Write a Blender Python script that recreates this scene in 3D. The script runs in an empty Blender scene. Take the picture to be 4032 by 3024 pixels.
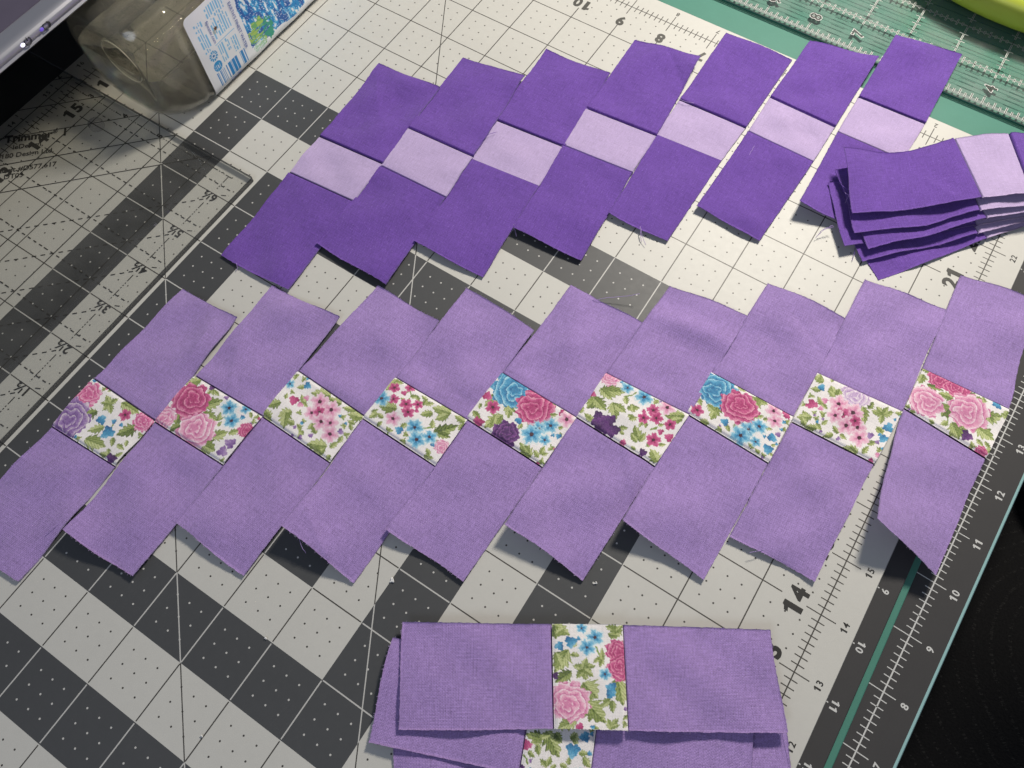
import bpy, bmesh, math, random
import numpy as np
from mathutils import Matrix, Vector

random.seed(7)
rng = np.random.default_rng(7)
K = 0.0254                       # everything below is written in inches; 1 inch = K metres
SC = bpy.context.scene
COL = SC.collection

# ---------------------------------------------------------------- camera
cam_d = bpy.data.cameras.new('camera')
cam_d.sensor_width = 36.0
cam_d.lens = 27.149
cam_d.clip_start = 0.005
cam_d.clip_end = 50.0
cam = bpy.data.objects.new('camera', cam_d)
COL.objects.link(cam)
RCV = np.array([[0.84003038, 0.54237751, -0.0132512],
                [0.49229288, -0.77227033, -0.4015548],
                [-0.2280278, 0.33079476, -0.91573913]])
rot = RCV.T @ np.diag([1, -1, -1])
M4 = Matrix.Identity(4)
for r_ in range(3):
    for c_ in range(3):
        M4[r_][c_] = rot[r_, c_]
M4.translation = Vector((4.90721 * K, 2.16277 * K, 12.60537 * K))
cam.matrix_world = M4
SC.camera = cam

# ---------------------------------------------------------------- world (dim room light, slightly blue)
wd = bpy.data.worlds.new('World')
SC.world = wd
wd.use_nodes = True
bg = wd.node_tree.nodes['Background']
bg.inputs[0].default_value = (0.66, 0.76, 1.0, 1)
bg.inputs[1].default_value = 0.15

# ---------------------------------------------------------------- lamps
def area_lamp(name, loc, aim, size, watts, color):
    d = bpy.data.lights.new(name, 'AREA')
    d.shape = 'DISK'
    d.size = size * K
    d.energy = watts
    d.color = color
    o = bpy.data.objects.new(name, d)
    COL.objects.link(o)
    o.location = Vector(loc) * K
    o.rotation_euler = (Vector(aim) - Vector(loc)).to_track_quat('-Z', 'Y').to_euler()
    return o

area_lamp('desk_lamp', (2.8, 27.2, 20.8), (2.5, 10.0, 0.0), 4.6, 5.4, (1.0, 0.93, 0.82))
area_lamp('fill_light', (4.0, -38.0, 42.0), (0.0, 6.0, 0.0), 26.0, 4.0, (0.76, 0.85, 1.0))  # added bluish fill from the front; no window is known there

# ---------------------------------------------------------------- exposure
SC.view_settings.view_transform = 'Standard'
SC.view_settings.look = 'None'
SC.view_settings.exposure = 0.0
SC.view_settings.gamma = 1.0
SC.view_settings.use_curve_mapping = False
SC.cycles.use_denoising = True
SC.cycles.max_bounces = 12
SC.cycles.transparent_max_bounces = 16
SC.cycles.sample_clamp_indirect = 6.0


# ================================================================ helpers
def link(o, parent=None):
    COL.objects.link(o)
    if parent is not None:
        o.parent = parent
    return o


def tag(o, label=None, cat=None, group=None, kind=None):
    if label: o['label'] = label
    if cat: o['category'] = cat
    if group: o['group'] = group
    if kind: o['kind'] = kind
    return o


def empty(name, loc, label=None, cat=None, group=None):
    o = bpy.data.objects.new(name, None)
    o.empty_display_size = 0.01
    COL.objects.link(o)
    o.location = Vector(loc) * K
    return tag(o, label, cat, group)


def mesh_obj(name, verts, faces, mat, parent=None, smooth=False, mat_idx=None, uvs=None):
    """verts in inches, world space; a parent Empty only has a location"""
    off = np.array(parent.matrix_basis.translation) if parent is not None else np.zeros(3)
    p = parent
    while p is not None and p.parent is not None:
        p = p.parent
        off = off + np.array(p.matrix_basis.translation)
    v = np.asarray(verts, float) * K - off
    me = bpy.data.meshes.new(name)
    me.from_pydata(v.tolist(), [], [tuple(int(i) for i in f) for f in faces])
    mats = mat if isinstance(mat, (list, tuple)) else [mat]
    for m in mats:
        me.materials.append(m)
    if mat_idx is not None:
        me.polygons.foreach_set('material_index', np.asarray(mat_idx, np.int32))
    if smooth:
        me.polygons.foreach_set('use_smooth', np.ones(len(me.polygons), bool))
    if uvs is not None:
        ul = me.uv_layers.new(name='UVMap')
        li = np.zeros(len(me.loops), np.int32)
        me.loops.foreach_get('vertex_index', li)
        ul.data.foreach_set('uv', np.asarray(uvs, np.float32)[li].ravel())
    me.update()
    o = bpy.data.objects.new(name, me)
    return link(o, parent)


def box_vf(x0, x1, y0, y1, z0, z1):
    v = [(x, y, z) for z in (z0, z1) for y in (y0, y1) for x in (x0, x1)]
    f = [(0, 2, 3, 1), (4, 5, 7, 6), (0, 1, 5, 4), (2, 6, 7, 3), (0, 4, 6, 2), (1, 3, 7, 5)]
    return v, f


def slab(name, x0, x1, y0, y1, z0, z1, mat, parent=None, bev=0.02, corner=0.25, side_mat=None, rot=0.0):
    """flat plate with rounded corners and a small bevel all round its upper edge"""
    def ring(inset, z):
        pts = []
        r = max(corner - inset, 0.01)
        for cx, cy, a0 in ((x1 - corner, y1 - corner, 0), (x0 + corner, y1 - corner, 90),
                           (x0 + corner, y0 + corner, 180), (x1 - corner, y0 + corner, 270)):
            for k in range(7):
                a = math.radians(a0 + 15 * k)
                pts.append((cx + r * math.cos(a), cy + r * math.sin(a), z))
        return pts
    rings = [ring(0, z0), ring(0, z1 - bev), ring(bev * .4, z1 - bev * .3), ring(bev, z1)]
    n = len(rings[0])
    v = [p for r in rings for p in r]
    f, mi = [], []
    for k in range(3):
        for i in range(n):
            j = (i + 1) % n
            f.append((k * n + i, k * n + j, (k + 1) * n + j, (k + 1) * n + i)); mi.append(1 if side_mat else 0)
    f.append(tuple(range(3 * n, 4 * n))); mi.append(0)
    f.append(tuple(reversed(range(n)))); mi.append(0)
    if rot:
        c, s = math.cos(rot), math.sin(rot)
        px, py = x1, (y0 + y1) / 2
        v = [(px + (x - px) * c - (y - py) * s, py + (x - px) * s + (y - py) * c, z) for x, y, z in v]
    return mesh_obj(name, v, f, [mat, side_mat] if side_mat else mat, parent, mat_idx=mi)


def tube(name, pts, r, mat, parent=None, sides=6, closed=False):
    P = [Vector(p) for p in pts]
    v, f = [], []
    n = len(P)
    for i, p in enumerate(P):
        t = (P[min(i + 1, n - 1)] - P[max(i - 1, 0)]).normalized()
        a = t.cross(Vector((0, 0, 1)))
        if a.length < 1e-4:
            a = Vector((1, 0, 0))
        a.normalize()
        b = a.cross(t)
        rr = r if not callable(r) else r(i / (n - 1))
        for s in range(sides):
            w = 2 * math.pi * s / sides
            v.append(tuple(p + a * (rr * math.cos(w)) + b * (rr * math.sin(w))))
    for i in range(n - 1):
        for s in range(sides):
            s2 = (s + 1) % sides
            f.append((i * sides + s, i * sides + s2, (i + 1) * sides + s2, (i + 1) * sides + s))
    f.append(tuple(reversed(range(sides))))
    f.append(tuple(range((n - 1) * sides, n * sides)))
    return mesh_obj(name, v, f, mat, parent, smooth=True)


def lines_obj(name, segs, width, z, mat, parent=None):
    """flat printed strokes: segs = (x0,y0,x1,y1[,width])"""
    v, f = [], []
    for s in segs:
        x0, y0, x1, y1 = s[:4]
        w = (s[4] if len(s) > 4 else width) / 2
        dx, dy = x1 - x0, y1 - y0
        l = math.hypot(dx, dy) or 1
        nx, ny = -dy / l * w, dx / l * w
        b = len(v)
        zz = z + (len(f) % 13) * 0.00022                       # crossing strokes never share a plane
        v += [(x0 + nx, y0 + ny, zz), (x0 - nx, y0 - ny, zz), (x1 - nx, y1 - ny, zz), (x1 + nx, y1 + ny, zz)]
        f.append((b, b + 1, b + 2, b + 3))
    return mesh_obj(name, v, f, mat, parent)


def text_obj(name, body, size, origin, xdir, ydir, mat, parent=None, bold=0.0, lift=0.002, align='CENTER', sx=1.0):
    """printed lettering turned into a flat mesh; origin is the centre of the text"""
    cu = bpy.data.curves.new(name, 'FONT')
    cu.body = body
    cu.size = size
    cu.align_x = align
    cu.align_y = 'CENTER'
    cu.offset = bold
    cu.resolution_u = 3
    tmp = bpy.data.objects.new(name + '_tmp', cu)
    COL.objects.link(tmp)
    dg = bpy.context.evaluated_depsgraph_get()
    me = bpy.data.meshes.new_from_object(tmp.evaluated_get(dg))
    bpy.data.objects.remove(tmp)
    bpy.data.curves.remove(cu)
    n = len(me.vertices)
    co = np.zeros(n * 3)
    me.vertices.foreach_get('co', co)
    co = co.reshape(-1, 3)
    X, Y = np.array(xdir, float), np.array(ydir, float)
    N = np.cross(X, Y)
    w = np.array(origin, float) + co[:, :1] * sx * X + co[:, 1:2] * Y + lift * N
    off = np.zeros(3)
    p = parent
    while p is not None:
        off = off + np.array(p.matrix_basis.translation)
        p = p.parent
    w = w * K - off
    me.vertices.foreach_set('co', w.ravel())
    me.materials.clear()
    me.materials.append(mat)
    me.update()
    me.name = name
    return link(bpy.data.objects.new(name, me), parent)


_glyph = {}


def digit_glyph(ch, bold):
    """outline of one digit at size 1 as (verts, faces); the one has a proper flag"""
    key = (ch, round(bold, 4))
    if key in _glyph: return _glyph[key]
    if ch == '1':
        t = .075 + bold
        x0, x1 = .30 - t, .30 + t
        H = .70 + bold
        v = [(x0, -bold), (x1, -bold), (x1, H), (x0 + .03, H), (x0 - .02, H - .08), (x0 - .14 - bold * .5, H - .135), (x0 - .14 - bold * .5, H - .255 - bold), (x0, H - .20 - bold)]
        f = [(0, 1, 2, 3, 4, 5, 6, 7)]
        r = (np.array([(a, b_ - .35, 0) for a, b_ in v]), f)
    else:
        cu = bpy.data.curves.new('g', 'FONT')
        cu.body = ch; cu.size = 1.0; cu.align_x = 'CENTER'; cu.offset = bold; cu.resolution_u = 3
        tmp = bpy.data.objects.new('g', cu)
        COL.objects.link(tmp)
        me = bpy.data.meshes.new_from_object(tmp.evaluated_get(bpy.context.evaluated_depsgraph_get()))
        co = np.zeros(len(me.vertices) * 3); me.vertices.foreach_get('co', co)
        co = co.reshape(-1, 3) + np.array([.29, -.35, 0])
        r = (co, [tuple(p.vertices) for p in me.polygons])
        bpy.data.objects.remove(tmp); bpy.data.curves.remove(cu); bpy.data.meshes.remove(me)
    _glyph[key] = r
    return r


def number_obj(name, body, size, origin, xdir, ydir, mat, parent=None, bold=0.0, lift=0.002, gap=.60):
    V_, F_ = [], []
    X, Y = np.array(xdir, float), np.array(ydir, float)
    N = np.cross(X, Y)
    w = gap * len(body)
    for i, ch in enumerate(body):
        co, fs = digit_glyph(ch, bold / size)
        b0 = len(V_)
        for p in co:
            V_.append(np.array(origin, float) + (p[0] + i * gap - w / 2) * size * X + p[1] * size * Y + lift * N)
        F_ += [tuple(b0 + k for k in f) for f in fs]
    return mesh_obj(name, V_, F_, mat, parent)


# ---------------------------------------------------------------- node helpers
class V:
    def __init__(s, nt, sock): s.nt, s.s = nt, sock
    def _m(s, op, *a, clamp=False):
        n = s.nt.nodes.new('ShaderNodeMath')
        n.operation = op
        n.use_clamp = clamp
        for i, x in enumerate(a):
            if isinstance(x, V): s.nt.links.new(x.s, n.inputs[i])
            else: n.inputs[i].default_value = x
        return V(s.nt, n.outputs[0])
    def __add__(s, o): return s._m('ADD', s, o)
    def __radd__(s, o): return s._m('ADD', o, s)
    def __sub__(s, o): return s._m('SUBTRACT', s, o)
    def __rsub__(s, o): return s._m('SUBTRACT', o, s)
    def __mul__(s, o): return s._m('MULTIPLY', s, o)
    def __rmul__(s, o): return s._m('MULTIPLY', o, s)
    def __truediv__(s, o): return s._m('DIVIDE', s, o)
    def lt(s, o): return s._m('LESS_THAN', s, o)
    def gt(s, o): return s._m('GREATER_THAN', s, o)
    def abs(s): return s._m('ABSOLUTE', s)
    def sin(s): return s._m('SINE', s)
    def sqrt(s): return s._m('SQRT', s)
    def round(s): return s._m('ROUND', s)
    def floor(s): return s._m('FLOOR', s)
    def mod(s, o): return s._m('FLOORED_MODULO', s, o)
    def max(s, o): return s._m('MAXIMUM', s, o)
    def min(s, o): return s._m('MINIMUM', s, o)
    def clamp(s): return s._m('ADD', s, 0.0, clamp=True)
    def pow(s, o): return s._m('POWER', s, o)


class MatB:
    def __init__(s, name):
        s.m = bpy.data.materials.new(name)
        s.m.use_nodes = True
        s.nt = s.m.node_tree
        s.p = s.nt.nodes['Principled BSDF']
        s.out = s.nt.nodes['Material Output']
    def node(s, t, **kw):
        n = s.nt.nodes.new(t)
        for k, v in kw.items(): setattr(n, k, v)
        return n
    def coords(s, which='Object', scale=1.0):
        tc = s.node('ShaderNodeTexCoord')
        sep = s.node('ShaderNodeSeparateXYZ')
        s.nt.links.new(tc.outputs[which], sep.inputs[0])
        return tuple(V(s.nt, sep.outputs[i]) * scale for i in range(3))
    def vec(s, x, y, z=0.0):
        n = s.node('ShaderNodeCombineXYZ')
        for i, a in enumerate((x, y, z)):
            if isinstance(a, V): s.nt.links.new(a.s, n.inputs[i])
            else: n.inputs[i].default_value = a
        return n.outputs[0]
    def noise(s, vec, scale, detail=3.0, rough=0.5):
        n = s.node('ShaderNodeTexNoise')
        n.inputs['Scale'].default_value = scale
        n.inputs['Detail'].default_value = detail
        n.inputs['Roughness'].default_value = rough
        s.nt.links.new(vec, n.inputs['Vector'])
        return V(s.nt, n.outputs['Fac'])
    def white(s, vec):
        n = s.node('ShaderNodeTexWhiteNoise')
        s.nt.links.new(vec, n.inputs['Vector'])
        return V(s.nt, n.outputs['Value'])
    def rgb(s, c):
        n = s.node('ShaderNodeRGB')
        n.outputs[0].default_value = (*c, 1)
        return n.outputs[0]
    def mix(s, fac, a, b, blend='MIX'):
        n = s.node('ShaderNodeMix', data_type='RGBA', blend_type=blend)
        for sock, val in ((n.inputs[0], fac), (n.inputs[6], a), (n.inputs[7], b)):
            if isinstance(val, V): s.nt.links.new(val.s, sock)
            elif isinstance(val, (int, float)): sock.default_value = val
            elif isinstance(val, tuple): sock.default_value = (*val, 1)
            else: s.nt.links.new(val, sock)
        return n.outputs[2]
    def set(s, **kw):
        for k, v in kw.items():
            sock = s.p.inputs[k.replace('_', ' ')]
            if isinstance(v, V): s.nt.links.new(v.s, sock)
            elif isinstance(v, bpy.types.NodeSocket): s.nt.links.new(v, sock)
            elif isinstance(v, tuple): sock.default_value = (*v, 1)
            else: sock.default_value = v
        return s
    def bump(s, h, strength, dist):
        n = s.node('ShaderNodeBump')
        n.inputs['Strength'].default_value = strength
        n.inputs['Distance'].default_value = dist * K
        s.nt.links.new(h.s, n.inputs['Height'])
        s.nt.links.new(n.outputs[0], s.p.inputs['Normal'])


def plain(name, col, rough=0.5, metal=0.0, spec=0.5):
    b = MatB(name)
    b.set(Base_Color=tuple(col), Roughness=rough, Metallic=metal)
    b.p.inputs['Specular IOR Level'].default_value = spec
    return b.m


# ================================================================ materials
def weave_nodes(b, amp, slub, tpi=52.0):
    """threads in the UV map (inches): returns a colour factor around 1 and a height"""
    u, v, _ = b.coords('UV')
    a = (u * (2 * math.pi * tpi)).sin()
    c = (v * (2 * math.pi * tpi * .9)).sin()
    iu, iv = (u * tpi).floor(), (v * (tpi * .9)).floor()
    chk = ((iu + iv).mod(2.0)) * 2.0 - 1.0
    h = a * 0.5 + c * 0.5
    fine = b.white(b.vec(iu, iv)) - 0.5
    s1 = b.noise(b.vec(u * 62.0, v * 5.0), 1.0, 2.0) - 0.5
    s2 = b.noise(b.vec(u * 3.4, v * 70.0, 4.0), 1.0, 2.0) - 0.5
    big = b.noise(b.vec(u * 1.3, v * 1.3, 9.0), 1.0, 3.0) - 0.5
    f = 1.0 + (s1 + s2) * slub + fine * (amp * .5) + chk * (amp * .16) + h * (amp * .3) + big * .16
    hh = h * .6 + chk * .25 + (s1 + s2) * 1.2
    return f, hh, (u, v)


def fabric(name, col, amp=0.22, slub=0.55, sheen=0.25, bump=0.5, fleck=None):
    b = MatB(name)
    f, hh, uv = weave_nodes(b, amp, slub)
    g = b.node('ShaderNodeCombineColor')
    for i in range(3):
        b.nt.links.new(f.s, g.inputs[i])
    c = b.mix(1.0, tuple(col), g.outputs[0], 'MULTIPLY')
    if fleck:
        w = b.white(b.vec((uv[0] * 60.0).floor(), (uv[1] * 54.0).floor(), 3.0))
        c = b.mix(w.gt(0.985) * 0.3, c, tuple(fleck))
    b.set(Base_Color=c, Roughness=0.92)
    b.p.inputs['Sheen Weight'].default_value = sheen
    b.p.inputs['Sheen Roughness'].default_value = 0.5
    b.p.inputs['Specular IOR Level'].default_value = 0.15
    b.bump(hh, bump, 0.006)
    return b.m


M_PURPLE = fabric('deep purple cotton', (0.166, 0.077, 0.384), 0.34, 0.60, 0.2, 0.6, (0.34, 0.2, 0.62))
M_PALE = fabric('pale lilac cotton', (0.50, 0.39, 0.63), 0.18, 0.34, 0.2, 0.35, (0.75, 0.62, 0.85))
M_LILAC = fabric('lilac cotton', (0.400, 0.266, 0.590), 0.40, 0.56, 0.25, 0.7, (0.62, 0.48, 0.8))
M_THREAD = plain('lilac thread', (0.42, 0.30, 0.62), 0.8)
M_THREAD_D = plain('purple thread', (0.16, 0.08, 0.40), 0.8)


def floral_material():
    b = MatB('printed floral cotton')
    f, hh, uv = weave_nodes(b, 0.14, 0.22)
    a = b.node('ShaderNodeAttribute', attribute_name='print')
    g = b.node('ShaderNodeCombineColor')
    for i in range(3):
        b.nt.links.new(f.s, g.inputs[i])
    c = b.mix(1.0, a.outputs['Color'], g.outputs[0], 'MULTIPLY')
    b.set(Base_Color=c, Roughness=0.9)
    b.p.inputs['Sheen Weight'].default_value = 0.15
    b.p.inputs['Specular IOR Level'].default_value = 0.15
    b.bump(hh, 0.4, 0.006)
    return b.m


M_FLORAL = floral_material()


def checked_mat_material():
    """grey and white concentric squares, inch grid, quarter-inch dots, eighth-inch rulers"""
    b = MatB('checked cutting mat')
    X, Y, Z = b.coords('Object', 1.0 / K)
    ax, ay = (X + 1.0).abs(), (Y - 4.0).abs()
    d = ax.max(ay)
    dark = d.gt(1.0) * d.lt(2.0) + d.gt(3.0) * d.lt(4.0) + d.gt(5.0) * d.lt(6.0)
    near = (d - d.round()).abs().lt(0.016) * d.lt(6.1) * d.gt(0.9)
    w = 0.0105
    fx, fy = (X - X.round()).abs(), (Y - Y.round()).abs()
    inx, iny = ax.lt(8.012), ay.lt(11.012)
    lx = fx.lt(w) * inx * ay.lt(11.34)
    ly = fy.lt(w) * iny * ax.lt(8.34)
    grid = lx.max(ly) * (1.0 - near)
    inside = inx * iny
    d45 = ((X + Y) * 0.70711).abs().lt(w * .9)
    d60 = ((X - 1.5) * 0.86603 + (Y - 3.2) * 0.5).abs().lt(w * .9)
    diag = d45.max(d60) * inside
    q = 4.0
    ex, ey = (X * q - (X * q).round()) / q, (Y * q - (Y * q).round()) / q
    dots = (ex * ex + ey * ey).lt(0.016 ** 2) * fx.gt(0.1) * fy.gt(0.1) * ax.lt(8.9) * ay.lt(11.9)
    e8x, e8y = (X * 8.0 - (X * 8.0).round()).abs() / 8.0, (Y * 8.0 - (Y * 8.0).round()).abs() / 8.0
    rx, ry = (ax - 9.0).abs(), (ay - 12.0).abs()
    tick_y = e8y.lt(w * .9) * rx.lt(0.11) * ay.lt(12.05)
    tick_Y = fy.lt(w * .9) * rx.lt(0.25) * ay.lt(12.05)
    tick_x = e8x.lt(w * .9) * ry.lt(0.11) * ax.lt(9.05)
    tick_X = fx.lt(w * .9) * ry.lt(0.25) * ax.lt(9.05)
    rul = (rx.lt(w) * ay.lt(12.05)).max(ry.lt(w) * ax.lt(9.05))
    ink = grid.max(diag).max(dots).max(tick_y).max(tick_Y).max(tick_x).max(tick_X).max(rul)
    vec = b.vec(X, Y, 0.0)
    n1 = b.noise(vec, 0.55, 4.0) - 0.5
    n2 = b.noise(vec, 9.0, 3.0) - 0.5
    n3 = b.noise(vec, 55.0, 2.0) - 0.5
    # fine knife scratches
    sc = b.noise(b.vec(X * 0.5 + Y * 14.0, Y * .8 - X * 9.0, 2.0), 1.6, 3.0)
    sc2 = b.noise(b.vec(X * 12.0 - Y * 3.0, Y * .6 + X * .4, 7.0), 1.9, 3.0)
    scr = ((sc - 0.5).abs().lt(0.0022)).max((sc2 - 0.5).abs().lt(0.0018))
    mask = b.noise(vec, 0.8, 2.0).gt(0.56)
    scr = scr * mask
    lum = 1.0 + n1 * 0.10 + n2 * 0.05 + n3 * 0.05
    base = b.mix(dark, (0.59, 0.58, 0.535), (0.064, 0.066, 0.068))
    inkc = b.mix(dark, (0.055, 0.05, 0.042), (0.56, 0.55, 0.52))
    c = b.mix(ink.clamp(), base, inkc)
    g = b.node('ShaderNodeCombineColor')
    for i in range(3):
        b.nt.links.new(lum.s, g.inputs[i])
    c = b.mix(1.0, c, g.outputs[0], 'MULTIPLY')
    c = b.mix(scr * 0.10, c, (0.35, 0.35, 0.35))
    rough = 0.52 + n2 * 0.10 + n1 * .08
    b.set(Base_Color=c, Roughness=rough)
    b.p.inputs['Specular IOR Level'].default_value = 0.6
    b.bump(n3 * 0.5 + b.noise(vec, 120.0, 2.0), 0.12, 0.004)
    return b.m


def pebbled(name, col, rough=0.5, var=0.12):
    b = MatB(name)
    X, Y, Z = b.coords('Object', 1.0 / K)
    vec = b.vec(X, Y, Z)
    n = 1.0 + (b.noise(vec, 3.0, 4.0) - 0.5) * var + (b.noise(vec, 60.0, 2.0) - 0.5) * var
    g = b.node('ShaderNodeCombineColor')
    for i in range(3):
        b.nt.links.new(n.s, g.inputs[i])
    b.set(Base_Color=b.mix(1.0, tuple(col), g.outputs[0], 'MULTIPLY'), Roughness=rough)
    b.p.inputs['Specular IOR Level'].default_value = 0.3
    b.bump(b.noise(vec, 110.0, 2.0), 0.15, 0.004)
    return b.m


M_CHECK = checked_mat_material()
M_MATDARK = pebbled('dark grey mat vinyl', (0.058, 0.056, 0.056), 0.5)
M_MATGREEN = pebbled('green mat vinyl', (0.080, 0.245, 0.188), 0.5)
M_MATEDGE = plain('teal mat edge', (0.40, 0.66, 0.64), 0.5)
M_MATSIDE = plain('grey mat side', (0.25, 0.25, 0.24), 0.6)
M_INK = plain('black print', (0.035, 0.033, 0.03), 0.45)
M_INK_GLARE = plain('black print with painted glare', (0.085, 0.082, 0.072), 0.45)  # far-edge numbers: black print lightened to paint in the glare
M_INKWHITE = plain('white print', (0.62, 0.62, 0.60), 0.5)


def clear_sheet(name, tint, haze=0.0, gloss=0.03, haze_col=(0.6, 0.6, 0.58), even=0.0, bend=0.0):
    b = MatB(name)
    nt = b.nt
    tr = b.node('ShaderNodeBsdfTransparent')
    tr.inputs[0].default_value = (*tint, 1)
    gl = b.node('ShaderNodeBsdfGlossy')
    gl.inputs['Roughness'].default_value = gloss
    lw = b.node('ShaderNodeLayerWeight')
    lw.inputs['Blend'].default_value = 0.5
    fr = 0.035 + V(nt, lw.outputs['Facing']).pow(5.0) * 0.9          # Schlick reflectance
    mx = b.node('ShaderNodeMixShader')
    nt.links.new(fr.s, mx.inputs[0])
    nt.links.new(tr.outputs[0], mx.inputs[1])
    nt.links.new(gl.outputs[0], mx.inputs[2])
    last = mx
    if bend:                                                    # part of the light is bent instead of passing straight
        rf = b.node('ShaderNodeBsdfRefraction')
        rf.inputs['IOR'].default_value = 1.45
        rf.inputs['Roughness'].default_value = 0.02
        rf.inputs[0].default_value = (*tint, 1)
        mb = b.node('ShaderNodeMixShader')
        mb.inputs[0].default_value = bend
        nt.links.new(tr.outputs[0], mb.inputs[1]); nt.links.new(rf.outputs[0], mb.inputs[2])
        nt.links.new(mb.outputs[0], mx.inputs[1])
    if haze:
        df = b.node('ShaderNodeBsdfDiffuse')
        df.inputs[0].default_value = (*haze_col, 1)
        X, Y, Z = b.coords('Object', 1.0 / K)
        n = (b.noise(b.vec(X, Y, Z), 1.2, 4.0) - 0.3).clamp() * haze + even
        m2 = b.node('ShaderNodeMixShader')
        nt.links.new(n.s, m2.inputs[0])
        nt.links.new(mx.outputs[0], m2.inputs[1])
        nt.links.new(df.outputs[0], m2.inputs[2])
        last = m2
    nt.links.new(last.outputs[0], b.out.inputs[0])
    return b.m


M_ACRYL = clear_sheet('clear acrylic', (0.95, 0.95, 0.94), haze=0.10)
M_ACRYL_G = clear_sheet('clear ruler plastic', (0.97, 0.99, 0.98), haze=0.34, gloss=0.12)  # diffuse haze raised to stand for lamp glare on the plastic


def edge_mat(name, col, tr_amt):
    b = MatB(name)
    tr = b.node('ShaderNodeBsdfTransparent')
    mx = b.node('ShaderNodeMixShader')
    mx.inputs[0].default_value = tr_amt
    b.set(Base_Color=tuple(col), Roughness=0.15)
    b.nt.links.new(b.p.outputs[0], mx.inputs[1])
    b.nt.links.new(tr.outputs[0], mx.inputs[2])
    b.nt.links.new(mx.outputs[0], b.out.inputs[0])
    return b.m


M_ACRYL_E = edge_mat('acrylic cut edge', (0.05, 0.052, 0.055), 0.12)
M_RULER_E = edge_mat('ruler cut edge', (0.02, 0.11, 0.09), 0.15)

# ================================================================ the setting: table and mats
table = slab('table', -30, 9.7, -14, 34, -1.3, -0.327, pebbled('dark table laminate', (0.02, 0.018, 0.017), 0.45), bev=0.05, corner=0.5)
tag(table, kind='structure')

# lower mats, seen only as strips and a corner beside the checked one
B_ROT = math.radians(-1.75)
under = slab('cutting_mat', 0.0, 9.985, -9.0, 15.4, -0.325, -0.24, M_MATDARK, None, bev=0.075, corner=0.3, side_mat=M_MATEDGE, rot=0.0)
# turned a little about its right-hand edge so its ruler drifts away from the mats above
c_, s_ = math.cos(B_ROT), math.sin(B_ROT)
PX, PY = 9.975, 6.9
def turn(x, y):
    return PX + (x - PX) * c_ - (y - PY) * s_, PY + (x - PX) * s_ + (y - PY) * c_
co = np.zeros(len(under.data.vertices) * 3)
under.data.vertices.foreach_get('co', co)
co = co.reshape(-1, 3)
for i in range(len(co)):
    x, y = turn(co[i, 0] / K, co[i, 1] / K)
    co[i, 0], co[i, 1] = x * K, y * K
under.data.vertices.foreach_set('co', co.ravel())
tag(under, 'dark grey cutting mat lowest at the right with pale teal edge and white ruler', 'cutting mat')
segs = []
RX = 9.37                                   # its ruler line
def tp(x, y):
    return turn(x, y)
segs.append((*tp(RX, -6.0), *tp(RX, 15.0), 0.022))
for k in range(-48, 110):
    y = 6.51 + k / 8.0
    if y > 14.6: break
    if k % 8 == 0:
        segs.append((*tp(RX - .34, y), *tp(RX + .2, y), 0.016))
    else:
        segs.append((*tp(RX - .105, y), *tp(RX + .105, y), 0.016))
tag(lines_obj('ruler_print', segs, 0.016, -0.2385, M_INKWHITE, under), kind='stuff')
XD = (-s_, c_, 0); XD = (math.sin(-B_ROT), math.cos(-B_ROT), 0)
XD = (-math.sin(B_ROT) , math.cos(B_ROT), 0); YD = (-math.cos(B_ROT), -math.sin(B_ROT), 0)
for n in range(4, 16):
    x, y = tp(RX + .345, 6.51 + (n - 9) * 1.0 - .01)
    number_obj('printed_number', str(n), 0.165, (x, y, -0.2395), XD, YD, M_INKWHITE, under, bold=0.004)

green = slab('cutting_mat', -24, 9.07, -12.0, 30.0, -0.238, -0.16, M_MATGREEN, None, bev=0.02, corner=0.3)
tag(green, 'plain green cutting mat showing above the checked mat beneath the clear ruler', 'cutting mat')

mid_mat = slab('cutting_mat', -15.0, 8.94, -11.0, 16.1, -0.158, -0.08, M_MATDARK, None, bev=0.02, corner=0.2)
tag(mid_mat, 'dark grey cutting mat peeking out from under the right edge of the checked mat', 'cutting mat')
segs = []
for k in range(-8, 12):
    y = 6.91 - k * 1.005
    segs.append((8.4, y, 8.63, y, 0.018))
    if y < 14.5:
        number_obj('printed_number', str(9 + k), 0.16, (8.73, y - .005, -0.0795), (0, -1, 0), (1, 0, 0), M_INKWHITE, mid_mat, bold=0.004)
tag(lines_obj('ruler_print', segs, 0.016, -0.0785, M_INKWHITE, mid_mat), kind='stuff')

top_mat = slab('cutting_mat', -10.58, 8.58, -8.5, 16.5, -0.078, 0.0, M_CHECK, None, bev=0.012, corner=0.18, side_mat=M_MATSIDE)
tag(top_mat, 'white and grey checked cutting mat with inch grid, lying on top under the fabric strips', 'cutting mat')
UPX, UPY = (0, 1, 0), (-1, 0, 0)            # reads away from the viewer
DNX, DNY = (-1, 0, 0), (0, -1, 0)           # upside down along the far edge
for n in range(4, 25):
    y = n - 8.0
    if 3 < n < 24:
        number_obj('printed_number', str(n), 0.40, (7.575, y, 0), UPX, UPY, M_INK, top_mat, bold=0.018)
        number_obj('printed_number', str(n), 0.15, (8.39, y + .02, 0), UPX, UPY, M_INK, top_mat, bold=0.003)
    if 12 <= n <= 17:
        number_obj('printed_number', str(n), 0.36, (-9.56, y + .03, 0), UPX, UPY, M_INK, top_mat, bold=0.018)
        number_obj('printed_number', str(n), 0.15, (-10.40, y + .06, 0), UPX, UPY, M_INK, top_mat, bold=0.003)
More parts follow.
